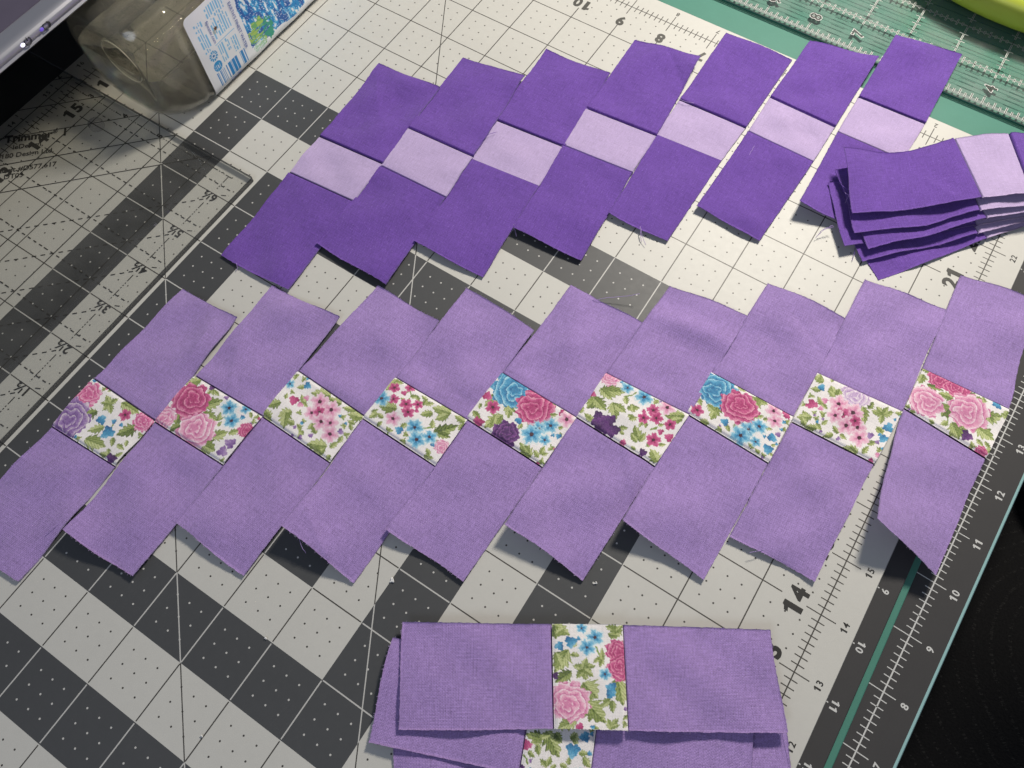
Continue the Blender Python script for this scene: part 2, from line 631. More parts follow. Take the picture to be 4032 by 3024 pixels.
for n in range(1, 12):
    x = 8.0 - n
    number_obj('printed_number', str(n), 0.36, (x, 15.48, 0), DNX, DNY, M_INK_GLARE, top_mat, bold=0.018)
    number_obj('printed_number', str(n), 0.15, (x, 16.335, 0), DNX, DNY, M_INK_GLARE, top_mat, bold=0.003)

# ================================================================ printed flowers (flat print on the floral cotton)
PAL = {
 'm': ((.30, .012, .10), (.60, .085, .26), (.86, .38, .52)),
 'n': ((.47, .035, .18), (.78, .20, .42), (.93, .58, .70)),
 'p': ((.56, .10, .31), (.83, .38, .55), (.94, .78, .83)),
 'v': ((.13, .045, .24), (.36, .21, .49), (.76, .64, .71)),
 'u': ((.42, .23, .54), (.74, .58, .76), (.92, .87, .84)),
 'b': ((.015, .11, .30), (.07, .36, .60), (.46, .77, .87)),
 'd': ((.035, .008, .06), (.12, .03, .19), (.30, .11, .34)),
}
PAPER = np.array((.93, .885, .87))


def hashn(x, y, s):
    """cheap value noise in numpy"""
    xi, yi = np.floor(x).astype(int), np.floor(y).astype(int)
    fx, fy = x - xi, y - yi
    fx, fy = fx * fx * (3 - 2 * fx), fy * fy * (3 - 2 * fy)
    def h(a, b):
        v = np.sin(a * 127.1 + b * 311.7 + s * 74.7) * 43758.5453
        return v - np.floor(v)
    return (h(xi, yi) * (1 - fx) + h(xi + 1, yi) * fx) * (1 - fy) + (h(xi, yi + 1) * (1 - fx) + h(xi + 1, yi + 1) * fx) * fy


def paint(code, U, Vv, seed):
    """colour of the print at every point (U, V in inches)"""
    C = np.tile(PAPER, (*U.shape, 1)).astype(float)
    jx = (hashn(U * 55, Vv * 55, seed) - .5) * .014
    jy = (hashn(U * 55, Vv * 55, seed + 9) - .5) * .014
    X0, Y0 = U + jx, Vv + jy
    fine = .65 * hashn(U * 90, Vv * 90, seed + 3) + .35 * hashn(U * 38, Vv * 38, seed + 5)
    done = np.zeros(U.shape, bool)
    def put(mask, col):
        C[mask] = col[mask] if col.shape == C.shape else col
        done[mask] = True
    def ramp(t, pal):
        d, m, l = (np.array(c) for c in pal)
        t = np.clip(t, 0, 1)[..., None]
        return np.where(t < .5, d + (m - d) * t * 2, m + (l - m) * (t - .5) * 2)
    els = [e.split() for e in code.split(';')]
    # small sprigs fill what the main motifs leave bare
    rs = np.random.default_rng(int(seed) + 40)
    cent = []
    for e in els:
        n = [float(q) for q in e[1:]]
        if e[0] == 'L': cent.append(((n[0] + n[2]) / 2, (n[1] + n[3]) / 2, math.hypot(n[0] - n[2], n[1] - n[3]) * .55))
        elif e[0] != 'S': cent.append((n[0], n[1], n[2] * 1.05))
    for _ in range(900):
        u, v = rs.uniform(.03, 1.47), rs.uniform(.03, .97)
        if all(math.hypot(u - a, v - b) > r + .058 for a, b, r in cent):
            an = rs.uniform(0, 6.28); l = rs.uniform(.07, .11)
            cent.append((u, v, l * .5))
            kind = rs.integers(0, 5)
            x1, y1 = u + l * .6 * math.cos(an), v + l * .6 * math.sin(an)
            els.append(['L', u, v, x1, y1, .55])
            els.append(['L', u, v, u + l * .55 * math.cos(an + 2.1), v + l * .55 * math.sin(an + 2.1), .5])
            els.append(['S', u - l * .5 * math.cos(an + 1), v - l * .5 * math.sin(an + 1), u, v])
            if kind == 0: els.append(['Bb', x1, y1, .028])
            if kind == 1: els.append(['Bm', x1, y1, .026])
            if kind == 2: els.append(['Bv', x1, y1, .022])
    order = {'S': 0, 'L': 1, 'B': 2, 'R': 3, 'F': 4}
    els.sort(key=lambda e: order[e[0][0]])
    for idx, e in enumerate(els):
        t = e[0]
        n = [float(q) for q in e[1:]]
        ph = (idx * 2.399 + seed) % 6.283
        if t == 'S':
            for i in range(0, len(n) - 3, 2):
                ax, ay, bx, by = n[i:i + 4]
                dx, dy = bx - ax, by - ay
                q = np.clip(((X0 - ax) * dx + (Y0 - ay) * dy) / (dx * dx + dy * dy + 1e-9), 0, 1)
                dist = np.hypot(X0 - ax - q * dx, Y0 - ay - q * dy)
                put(dist < .012, np.array((.22, .33, .06)))
        elif t == 'L':
            ax, ay, bx, by = n[:4]
            w = (n[4] if len(n) > 4 else .45) * 1.2
            dk = n[5] if len(n) > 5 else (.35 if idx % 3 == 0 else 0)
            L = math.hypot(bx - ax, by - ay) + 1e-6
            gx = (.02 if L < .14 else .008) / L
            ax, ay, bx, by = ax - (bx - ax) * gx, ay - (by - ay) * gx, bx + (bx - ax) * gx, by + (by - ay) * gx
            L = math.hypot(bx - ax, by - ay)
            ex, ey = (bx - ax) / L, (by - ay) / L
            s = ((X0 - ax) * ex + (Y0 - ay) * ey) / L
            o = (-(X0 - ax) * ey + (Y0 - ay) * ex) / L
            sc = np.clip(s, 0, 1)
            half = w * .5 * np.sin(np.pi * sc ** .75) * (1 + .62 * (np.mod(sc * 4.5 + .3, 1) - .5)) + .012
            inside = (s > -.02) & (s < 1.0) & (np.abs(o) < half)
            vein = np.abs(np.mod(s * 6 - np.abs(o) * 9 + .1, 1) - .5) * 2
            shade = .26 + .42 * vein + .34 * (o > 0) - .30 * dk + .35 * (fine - .5) + .2 * (sc - .4)
            shade = np.where(np.abs(o) < .03, shade - .25, shade)
            shade = np.where(np.abs(o) > half * .82, shade - .18, shade)
            put(inside, ramp(shade, ((.055, .095, .022), (.255, .330, .075), (.66, .70, .34))))
        else:
            u, v, r = n[:3]
            r *= 1.3 if t[0] == 'B' else 1.08
            dx, dy = (X0 - u) / r, (Y0 - v) / r
            rho, th = np.hypot(dx, dy), np.arctan2(dy, dx)
            pal = PAL[t[1]]
            if t[0] == 'R':
                edge = .92 + .14 * np.abs(np.cos(3.5 * th + ph)) + .06 * np.cos(9 * th - ph) + .05 * np.cos(19 * th)
                cx, cy = dx - .18 * math.cos(ph), dy - .18 * math.sin(ph)
                r2, t2 = np.hypot(cx, cy), np.arctan2(cy, cx)
                warp = .22 * np.sin(3 * t2 + ph) + .14 * np.sin(5 * t2 - 1.7 * ph + 3 * r2) + .55 * (hashn(dx * 4.2 + idx, dy * 4.2, seed) - .5)
                sp = np.mod(3.3 * r2 + t2 / (2 * np.pi) + warp, 1)
                lobes = .5 + .5 * np.cos(5 * t2 + np.floor(2.9 * r2 + t2 / 6.283 + warp) * 2.1 + ph)
                shade = .18 + .62 * sp ** 1.2 + .22 * (r2 - .5) + .22 * (lobes - .5) + .5 * (fine - .5)
                shade = np.where(sp < .16, .05 + .3 * fine, shade)
                shade = np.where(sp > .86, shade + .16, shade)
                shade = shade - .18 * (np.abs(np.sin(9 * t2 + 6 * r2 + ph)) < .16)
                shade = np.where(r2 < .17, .12 + .3 * fine, shade)
                put(rho < edge, ramp(shade, pal))
            elif t[0] == 'F':
                pet = np.abs(np.cos(2.5 * th + ph))
                edge = .62 + .38 * pet ** .6 + .07 * np.cos(13 * th + ph)
                edge = edge * (.92 + .16 * fine)
                shade = .88 - .42 * pet ** 2 * (1 - rho * .5) - .62 * np.clip(.75 - rho, 0, 1) + .45 * (fine - .5) + .12 * (rho - .5)
                shade = np.where(t[1] == 'm', shade - .2, shade)
                put(rho < edge, ramp(shade, pal))
                put(rho < .20, np.array((.06, .018, .03)))
                halo = (rho >= edge) & (rho < edge + .22) & (fine > .35)
                if t[1] == 'b':
                    C[halo] = C[halo] * .55 + np.array((.58, .80, .84)) * .45
            else:
                edge = .80 + .14 * np.cos(3 * th + ph) + .08 * np.cos(7 * th - ph)
                shade = .42 + .38 * (dx * math.cos(ph) + dy * math.sin(ph)) + .4 * (fine - .5)
                shade = np.where(np.abs(np.sin(2.5 * th + ph + 2 * rho)) < .22, shade - .22, shade)
                put(rho < edge, ramp(shade, pal))
    # ink soaks a little unevenly into the cotton
    soak = .01 + .07 * hashn(U * 70, Vv * 70, seed + 21)[..., None]
    return C * (1 - soak) + PAPER * soak
STRIPS = {
 'S1': ([2, 3], [
   (-4.788,11.528,0.05,-3.255,11.67,0.081),
   (-4.712,10.402,0.026,-3.174,10.539,0.034),
   (-4.637,9.277,0.038,-3.092,9.407,0.038),
   (-4.576,8.223,0.038,-3.019,8.346,0.038),
   (-4.495,7.085,0.026,-2.905,7.194,0.039),
   (-4.414,5.947,0.049,-2.791,6.042,0.101),
 ]),
 'S2': ([2, 3], [
   (-3.36,12.677,0.049,-1.873,12.864,0.101),
   (-3.276,11.554,0.045,-1.751,11.695,0.058),
   (-3.193,10.43,0.064,-1.629,10.527,0.064),
   (-3.086,9.334,0.064,-1.516,9.396,0.064),
   (-3.048,8.244,0.058,-1.411,8.25,0.063),
   (-3.01,7.154,0.1,-1.305,7.104,0.12),
 ]),
 'S3': ([2, 3], [
   (-1.95,13.837,0.04,-0.385,13.944,0.05),
   (-1.877,12.714,0.023,-0.286,12.844,0.026),
   (-1.803,11.59,0.038,-0.188,11.744,0.038),
   (-1.668,10.476,0.038,-0.112,10.636,0.038),
   (-1.547,9.323,0.044,0.007,9.441,0.033),
   (-1.427,8.17,0.121,0.126,8.247,0.079),
 ]),
 'S4': ([2, 3], [
   (-0.431,15.105,0.048,1.072,15.259,0.223),
   (-0.383,13.979,0.045,1.17,14.124,0.089),
   (-0.335,12.854,0.064,1.269,12.989,0.064),
   (-0.22,11.758,0.064,1.308,11.901,0.064),
   (-0.098,10.595,0.073,1.41,10.728,0.058),
   (0.023,9.432,0.161,1.513,9.555,0.099),
 ]),
 'S5': ([2, 3], [
   (1.167,16.369,0.04,2.735,16.386,0.05),
   (1.188,15.243,0.023,2.727,15.273,0.026),
   (1.208,14.118,0.038,2.72,14.161,0.038),
   (1.243,13.037,0.038,2.674,13.141,0.038),
   (1.322,11.89,0.043,2.677,11.974,0.029),
   (1.402,10.743,0.12,2.68,10.806,0.06),
 ]),
 'S6': ([2, 3], [
   (2.815,17.202,-0.06,4.275,17.456,0.06),
   (2.8,16.185,0.018,4.271,16.299,0.048),
   (2.785,15.168,0.064,4.267,15.142,0.064),
   (2.805,14.1,0.064,4.251,14.081,0.064),
   (2.79,12.944,0.068,4.208,12.93,0.048),
   (2.775,11.788,0.14,4.166,11.778,0.06),
 ]),
 'S7': ([2, 3], [
   (4.338,18.2,0.08,5.768,18.467,0.05),
   (4.346,17.191,0.034,5.779,17.351,0.026),
   (4.354,16.183,0.038,5.789,16.236,0.038),
   (4.356,15.089,0.038,5.757,15.105,0.038),
   (4.395,13.949,0.096,5.789,14.063,0.026),
   (4.435,12.81,0.33,5.821,13.022,0.05),
 ]),
 'L1': ([2, 3], [
   (-4.555,5.006,0.039,-3.203,5.063,0.122),
   (-4.581,3.874,0.023,-3.14,3.902,0.044),
   (-4.607,2.742,0.038,-3.078,2.74,0.038),
   (-4.564,1.702,0.038,-3.098,1.771,0.038),
   (-4.618,0.563,0.026,-3.065,0.629,0.026),
   (-4.672,-0.575,0.05,-3.032,-0.513,0.05),
 ]),
 'L2': ([2, 3], [
   (-3.139,5.957,0.049,-1.62,6.101,0.121),
   (-3.109,4.86,0.045,-1.578,4.959,0.063),
   (-3.08,3.762,0.064,-1.535,3.818,0.064),
   (-3.079,2.742,0.064,-1.542,2.788,0.064),
   (-3.002,1.629,0.093,-1.526,1.676,0.057),
   (-2.926,0.516,0.242,-1.51,0.564,0.097),
 ]),
 'L3': ([2, 3], [
   (-1.458,7.042,0.05,-0.023,7.044,0.05),
   (-1.523,5.939,0.026,-0.033,5.912,0.026),
   (-1.588,4.837,0.038,-0.043,4.78,0.038),
   (-1.576,3.835,0.038,-0.037,3.809,0.038),
   (-1.538,2.712,0.054,-0.029,2.681,0.038),
   (-1.499,1.59,0.161,-0.022,1.553,0.099),
 ]),
 'L4': ([2, 3], [
   (-0.006,7.892,0.059,1.546,7.825,0.101),
   (-0.017,6.782,0.048,1.529,6.759,0.058),
   (-0.029,5.671,0.064,1.511,5.693,0.064),
   (-0.045,4.749,0.064,1.514,4.719,0.064),
   (0.018,3.624,0.139,1.525,3.575,0.046),
   (0.081,2.498,0.425,1.536,2.432,0.053),
 ]),
 'L5': ([2, 3], [
   (1.618,9.011,0.03,3.132,9.018,0.05),
   (1.568,7.895,0.021,3.107,7.888,0.026),
   (1.518,6.779,0.038,3.081,6.758,0.038),
   (1.469,5.727,0.038,3.048,5.69,0.038),
   (1.471,4.559,0.054,3.023,4.535,0.028),
   (1.474,3.391,0.161,2.998,3.381,0.058),
 ]),
 'L6': ([2, 3], [
   (3.187,9.99,0.05,4.701,10.181,0.081),
   (3.134,8.875,0.045,4.7,9.012,0.053),
   (3.08,7.759,0.064,4.698,7.844,0.064),
   (3.069,6.772,0.064,4.647,6.713,0.064),
   (3.074,5.625,0.124,4.619,5.573,0.046),
   (3.08,4.477,0.364,4.59,4.434,0.054),
 ]),
 'L7': ([2, 3], [
   (4.709,11.011,0.101,6.237,11.098,0.059),
   (4.677,9.899,0.039,6.234,9.943,0.028),
   (4.646,8.786,0.038,6.23,8.788,0.038),
   (4.641,7.868,0.038,6.23,7.81,0.038),
   (4.641,6.71,0.099,6.215,6.638,0.03),
   (4.641,5.552,0.344,6.2,5.465,0.065),
 ]),
 'L8': ([2, 3], [
   (6.197,12.055,0.05,7.702,12.262,0.06),
   (6.213,10.911,0.046,7.737,11.068,0.048),
   (6.229,9.768,0.064,7.772,9.875,0.064),
   (6.243,8.694,0.064,7.724,8.743,0.064),
   (6.234,7.511,0.063,7.709,7.57,0.048),
   (6.225,6.329,0.12,7.694,6.397,0.06),
 ]),
 'L9': ([2, 3], [
   (7.671,13.123,0.06,9.017,13.324,0.05),
   (7.717,11.992,0.029,9.162,12.121,0.026),
   (7.764,10.861,0.038,9.306,10.918,0.038),
   (7.775,9.985,0.038,9.275,9.859,0.038),
   (7.875,8.813,0.179,9.259,8.686,0.038),
   (7.976,7.641,0.66,9.243,7.512,0.1),
 ]),
 'T1': ([3, 4], [
   (4.624,14.204,0.6,5.404,12.987,0.46),
   (5.256,14.616,0.42,6.01,13.392,0.46),
   (5.779,14.932,0.5,6.484,13.788,0.52),
   (6.364,15.536,0.62,7.303,14.462,0.62),
   (7.219,16.228,0.62,8.06,15.068,0.6),
   (8.095,16.934,0.46,8.936,15.773,0.45),
   (8.971,17.639,0.3,9.813,16.478,0.3),
 ]),
 'T2': ([4, 5], [
   (4.706,13.886,0.34,5.625,12.701,0.34),
   (5.21,14.28,0.36,6.129,13.095,0.36),
   (5.727,14.694,0.36,6.647,13.509,0.36),
   (6.097,15.124,0.42,7.017,13.939,0.42),
   (6.481,15.485,0.48,7.4,14.299,0.48),
   (7.329,16.185,0.48,8.249,15,0.48),
   (8.197,16.901,0.36,9.116,15.716,0.36),
   (9.065,17.617,0.24,9.984,16.432,0.24),
 ]),
 'T3': ([4, 5], [
   (4.909,13.63,0.24,5.981,12.581,0.24),
   (5.267,14.017,0.26,6.339,12.968,0.26),
   (5.675,14.396,0.28,6.748,13.347,0.28),
   (6.047,14.835,0.33,7.12,13.787,0.33),
   (6.506,15.346,0.38,7.579,14.297,0.38),
   (7.315,16.091,0.38,8.388,15.042,0.38),
   (8.143,16.853,0.285,9.215,15.805,0.285),
   (8.97,17.616,0.19,10.043,16.567,0.19),
 ]),
 'T4': ([3, 4], [
   (4.708,13.641,0.2,5.564,12.409,0.2),
   (5.03,13.94,0.18,5.886,12.708,0.18),
   (5.637,14.484,0.18,6.493,13.252,0.18),
   (6.642,15.378,0.26,7.498,14.146,0.26),
   (7.439,16.136,0.26,8.295,14.904,0.26),
   (8.254,16.911,0.195,9.11,15.68,0.195),
   (9.069,17.687,0.13,9.925,16.455,0.13),
 ]),
 'T5': ([3, 4], [
   (4.919,13.409,0.09,5.989,12.358,0.09),
   (5.465,13.988,0.11,6.535,12.937,0.11),
   (6.035,14.547,0.13,7.106,13.496,0.13),
   (6.534,15.114,0.18,7.604,14.063,0.18),
   (7.264,15.937,0.18,8.335,14.886,0.18),
   (8.011,16.778,0.135,9.081,15.727,0.135),
   (8.758,17.619,0.09,9.828,16.569,0.09),
 ]),
 'T6': ([2, 3], [
   (5.192,13.068,0.03,6.416,12.201,0.03),
   (5.794,13.876,0.04,7.018,13.009,0.04),
   (6.58,14.999,0.08,7.804,14.132,0.08),
   (7.251,15.872,0.08,8.474,15.004,0.08),
   (7.936,16.764,0.065,9.16,15.896,0.065),
   (8.622,17.656,0.05,9.846,16.788,0.05),
 ]),
 'B1': ([2, 3], [
   (2.575,2.358,0.19,3.41,1.083,0.21),
   (3.524,2.947,0.2,4.367,1.695,0.21),
   (4.528,3.581,0.19,5.333,2.338,0.25),
   (5.452,4.156,0.18,6.245,2.899,0.27),
   (6.426,4.743,0.18,7.221,3.506,0.24),
   (7.397,5.329,0.17,8.205,4.128,0.21),
 ]),
 'B2': ([2, 3], [
   (2.561,2.088,0.13,3.128,0.699,0.13),
   (3.612,2.517,0.13,4.179,1.128,0.13),
   (4.663,2.946,0.13,5.23,1.557,0.13),
   (5.589,3.323,0.13,6.156,1.935,0.13),
   (6.654,3.758,0.13,7.22,2.369,0.13),
   (7.718,4.193,0.13,8.285,2.804,0.13),
 ]),
 'B3': ([2, 3], [
   (3.247,1.203,0.06,4.107,-0.025,0.06),
   (4.197,1.869,0.06,5.057,0.64,0.06),
   (5.147,2.534,0.06,6.008,1.305,0.06),
   (6.048,3.165,0.06,6.909,1.936,0.06),
   (6.999,3.83,0.06,7.859,2.601,0.06),
   (7.949,4.495,0.06,8.809,3.266,0.06),
 ]),
 'B4': ([2, 3], [
   (3.581,1.262,0.025,4.404,0.008,0.025),
   (4.522,1.879,0.025,5.345,0.625,0.025),
   (5.462,2.497,0.025,6.285,1.242,0.025),
   (6.298,3.045,0.025,7.121,1.791,0.025),
   (7.239,3.662,0.025,8.062,2.408,0.025),
   (8.179,4.28,0.025,9.002,3.026,0.025),
 ]),
}
PRINTS = {
 'L1': 'Rn 0.151 0.287 0.233;Rv 0.196 0.741 0.324;L 0.611 0.182 0.599 0.348;L 0.611 0.182 0.667 0.032 0.5;L 0.611 0.182 0.447 0.1;L 0.621 0.193 0.755 0.311 0.5;L 0.611 0.182 0.467 0.253;L 0.534 0.412 0.358 0.62 0.5 1;L 0.779 0.057 1.169 0.046 0.45;Fm 0.986 0.194 0.105;Rn 1.345 0.105 0.175;Bb 0.692 0.484 0.078;Bb 0.959 0.603 0.11;Bb 0.905 0.388 0.041;Bb 1.061 0.373 0.035;L 1.309 0.256 1.128 0.562 0.5 1;L 0.709 0.89 1.116 0.831 0.5;L 0.825 0.561 0.633 0.763;L 1.117 0.629 1.211 0.759;L 1.36 0.549 1.407 0.627;L 1.284 0.686 1.415 0.698;Bd 1.36 0.941 0.087;L 1.246 0.939 1.119 0.963;L 1.206 0.84 1.28 0.936;L 1.41 0.858 1.449 0.762;S 0.747 0.521 0.739 0.63;S 0.936 0.44 0.942 0.525;Bb 0.057 0.013 0.035;L 0.416 0.02 0.441 -0.014',
 'L2': 'L 0.162 0.011 -0.006 0.21 0.55;Rm 0.276 0.408 0.3;Rp 0.09 0.862 0.187;Rp 0.727 0.778 0.301;L 0.522 0.364 0.727 0.109 0.5;L 0.602 0.456 0.884 0.448 0.5;L 0.29 0.646 0.352 0.876 0.6 1;L 0.427 0.84 0.333 1.001 0.6 1;Fb 0.913 0.162 0.125;Fb 1.104 0.325 0.124;Fb 1.175 0.039 0.079;Bb 1.226 0.182 0.039;S 0.817 0.499 0.922 0.418 0.952 0.331;L 0.899 0.432 0.846 0.297;L 1.054 0.732 1.199 0.518 0.6;L 0.951 0.913 1.235 0.892 0.8;L 1.234 0.538 1.345 0.385;Rm 1.425 0.336 0.122;Bv 1.371 0.658 0.083;Bv 1.353 0.836 0.082;Bd 0.414 0.013 0.052;L 0.443 0.046 0.441 0.147;L 0.455 0.039 0.533 0.11;L 0.516 0.048 0.613 0.079;Bv 0.753 0.036 0.04;L 1.292 0.055 1.352 0.105',
 'L3': 'Fb 0.044 0.267 0.079;Bb 0.323 0.116 0.06;L 0.3 0.149 0.193 0.247;L 0.792 0.038 0.468 0.181 0.5;L 1.034 0.049 0.785 0.092;Bm 0.3 0.468 0.079;Bp 0.453 0.302 0.046;Bp 0.442 0.473 0.046;L 0.492 0.418 0.339 0.311;L 0.469 0.414 0.563 0.43;Fp 0.696 0.228 0.157;Fp 0.957 0.239 0.163;Fp 0.701 0.478 0.123;Fm 0.808 0.383 0.098;Fp 0.941 0.514 0.155;Fp 1.092 0.441 0.136;Fp 1.199 0.608 0.148;L 0.14 0.638 -0.029 0.832 0.5;L 0.402 0.662 0.262 0.865 0.6;L 0.334 0.728 0.466 0.978 0.55;L 0.581 0.82 0.429 0.832 0.5;L 0.159 0.986 -0.026 0.87 0.5;L 0.017 0.961 0.195 0.981 0.5;Bv 0.617 0.856 0.029;Bv 0.807 0.945 0.038;Bv 0.67 0.998 0.029;L 0.785 0.841 0.77 0.958;L 0.731 0.858 0.815 0.88;L 0.879 0.604 0.819 0.758;L 0.986 0.743 0.827 0.624;Bv 0.936 0.817 0.038;L 1.279 0.818 0.971 0.979 0.5;L 1.283 0.875 1.237 1.044;L 1.123 0.946 1.259 0.971;L 1.31 -0.01 1.101 0.085;L 1.486 0.042 1.246 0.13 0.6;L 1.432 0.21 1.325 0.225;Bv 1.327 0.466 0.051;L 1.41 0.628 1.402 0.514;L 1.344 0.801 1.397 0.637;L 1.453 0.317 1.381 0.247;L 1.427 0.925 1.426 1.012 0.6;L 0.153 0.528 0.126 0.444;S 0.474 0.471 0.485 0.383 0.469 0.312',
 'L4': 'Fm 0.118 0.184 0.095;Fm 0.339 0.029 0.085;Bm 0.316 0.178 0.047;Fm 0.237 0.389 0.101;Fb 0.052 0.499 0.141;L 0.397 0.524 0.107 0.658 0.6;L 0.064 0.018 0.026 0.303 0.5;L 0.059 0.067 0.184 0.025;Fm 0.477 0.35 0.11;Fm 0.644 0.233 0.086;Fm 0.591 0.464 0.109;Bm 0.698 0.354 0.036;Fp 0.442 0.719 0.131;S 0.465 0.162 0.384 0.086 0.343 0.15;S 0.459 0.21 0.467 0.335;L 0.46 0.166 0.56 0.105;L 0.754 0.144 0.85 0.062;L 0.696 0.068 0.616 0.049;L 0.543 0.108 0.618 0.165;L 0.167 0.79 0.087 0.949;L 0.276 0.809 0.162 0.793;L 0.071 0.817 0.127 0.732;Fb 0.837 0.635 0.136;Fb 0.99 0.807 0.14;Fb 1.146 0.637 0.115;Bb 0.647 0.837 0.065;L 0.653 0.779 0.681 0.654;L 1.194 0.05 0.879 0.136 0.55;L 0.937 0.223 0.788 0.377 0.5;L 1.174 0.104 1.041 0.298 0.5;L 1.156 0.528 1.423 0.176 0.35 1;L 1.181 0.511 1.435 0.438 0.4 1;S 0.941 0.596 1.096 0.438 1.271 0.368;L 1.08 0.458 1.012 0.339;L 1.481 0.056 1.281 0.053 0.5;L 1.485 0.102 1.475 0.23;L 1.311 0.902 1.219 0.847;L 1.263 0.967 1.393 0.931;Rp 1.415 0.671 0.12;L 0.296 0.975 0.312 0.878;Bb 1.275 0.72 0.041;L 0.405 0.3 0.335 0.297;L 1.285 0.641 1.301 0.61;L 0.721 0.18 0.715 0.056',
 'L5': 'Rb 0.323 0.159 0.315;Rm 0.833 0.225 0.291;Fm 0.251 0.613 0.114;Bm 0.058 0.5 0.071;L 0.194 0.428 0.128 0.675 0.5;L 0.439 0.378 0.569 0.626 0.5;L 0.412 0.445 0.589 0.486 0.4;L 0.099 0.452 0.279 0.494;Rd 0.694 0.887 0.21;L 0.464 0.65 0.34 0.978 0.5;L 0.421 0.876 0.362 0.678 0.4;L 0.033 0.853 0.198 0.9;Bm 0.206 0.963 0.082;Fb 1.092 0.498 0.118;Fb 1.053 0.654 0.16;Fb 1.221 0.351 0.118;Fb 1.281 0.618 0.086;Bb 0.737 0.566 0.056;L 0.817 0.602 0.822 0.704;L 0.983 0.578 0.89 0.522;L 1.059 0.262 1.205 0.127 0.35;S 1.091 0.389 1.085 0.245;Fp 1.383 0.12 0.138;Bm 1.261 0.063 0.057;L 1.04 0.07 1.075 -0.013;L 1.255 0.975 0.984 0.885 0.5;L 1.089 0.89 1.192 0.935 0.5;L 1.36 0.841 1.341 0.722;L 1.353 0.91 1.243 0.863;Bb 1.429 0.436 0.043;Bb 1.346 0.472 0.031;L 1.362 0.308 1.415 0.262;L 1.397 0.843 1.447 0.784;L 1.428 0.38 1.476 0.425;L 0.058 0.682 0.073 0.754',
 'L6': 'Rp 0.109 0.058 0.144;Bb 0.312 0.027 0.032;Fb 0.438 0.073 0.096;Fb 0.746 0.085 0.131;L 0.103 0.331 0.446 0.167 0.5;L 0.076 0.315 0.343 0.41 0.4;L 0.133 0.48 0.07 0.774 0.6 1;L 0.073 0.529 0.346 0.641 0.55;L 0.376 0.45 0.567 0.692 0.5;L 0.418 0.463 0.64 0.509 0.5;L 0.627 0.427 0.782 0.308 0.5;L 0.655 0.309 0.742 0.432 0.4;S 0.48 0.239 0.559 0.169 0.596 0.085;L 0.5 0.246 0.572 0.354;Bd 0.322 0.811 0.101;Bd 0.486 0.778 0.107;Bd 0.472 0.915 0.112;Bd 0.627 0.879 0.099;Bd 0.348 0.914 0.088;L 0.281 0.921 0.083 0.889 0.4;L 0.137 0.92 0.276 0.944;Fm 0.988 0.219 0.104;Fm 0.927 0.43 0.092;Fm 1.094 0.315 0.103;Bm 0.871 0.322 0.031;Fp 1.148 0.065 0.128;Fm 1.334 0.3 0.09;Fm 1.25 0.658 0.113;Bm 1.274 0.477 0.045;L 0.944 0.516 0.95 0.595;L 0.998 0.481 1.034 0.553;L 0.713 0.529 0.833 0.529;L 0.759 0.577 0.829 0.493;L 1.063 0.797 0.88 0.626 0.5;L 1.083 0.802 1.083 0.623 0.4;L 1.054 0.839 0.895 0.776 0.4;L 1.445 0.059 1.181 0.208 0.45;L 1.448 0.132 1.27 0.275 0.4;L 0.796 0.841 0.727 0.83;L 0.697 0.793 0.791 0.73;Bm 0.87 0.962 0.046;L 1.502 0.935 1.293 0.82 0.6;Bd 1.22 0.94 0.059;L 1.083 0.957 1.022 0.954;L 1.216 0.807 1.259 0.744;L 1.38 0.678 1.443 0.627;Bm 1.432 0.49 0.065;S 1.185 0.44 1.124 0.534 1.189 0.474;L 1.193 0.397 1.251 0.354;Bm 0.026 0.476 0.046;L 0.006 0.911 0.014 0.8',
 'L7': 'Rb 0.239 0.281 0.317;Rm 0.687 0.375 0.297;Fm 0.125 0.86 0.109;L 0.035 0.629 0.15 0.735;L 0.016 0.73 0.055 0.635;L 0.359 0.547 0.393 0.886 0.45;L 0.225 0.648 0.402 0.713 0.5;L 0.831 0.043 1.059 0.039 0.5;L 0.78 0.038 0.986 0.181 0.4;L 0.522 0.001 0.635 0.023;Fp 1.185 0.089 0.131;Fp 1.277 0.25 0.124;Bm 1.404 0.049 0.056;Bm 1.342 0.012 0.037;Fb 1.1 0.512 0.124;Fb 0.972 0.677 0.124;Fb 0.919 0.856 0.154;Fb 1.164 0.814 0.085;Bb 0.597 0.785 0.063;L 0.645 0.819 0.726 0.892;L 0.774 0.784 0.773 0.695;L 0.984 0.394 1.084 0.274 0.4;L 1.116 0.332 1.187 0.262;S 0.969 0.539 0.979 0.398;Bb 1.363 0.572 0.073;Bb 1.387 0.806 0.078;L 1.209 0.473 1.292 0.43;L 1.424 0.71 1.455 0.66;Bv 1.421 0.452 0.043;L 1.182 0.925 1.086 0.91;L 1.294 0.951 1.221 0.928;L 0.379 0.968 0.246 0.978;Bb 1.468 0.632 0.027;Bb 1.249 0.634 0.028;L 1.425 0.855 1.509 0.87',
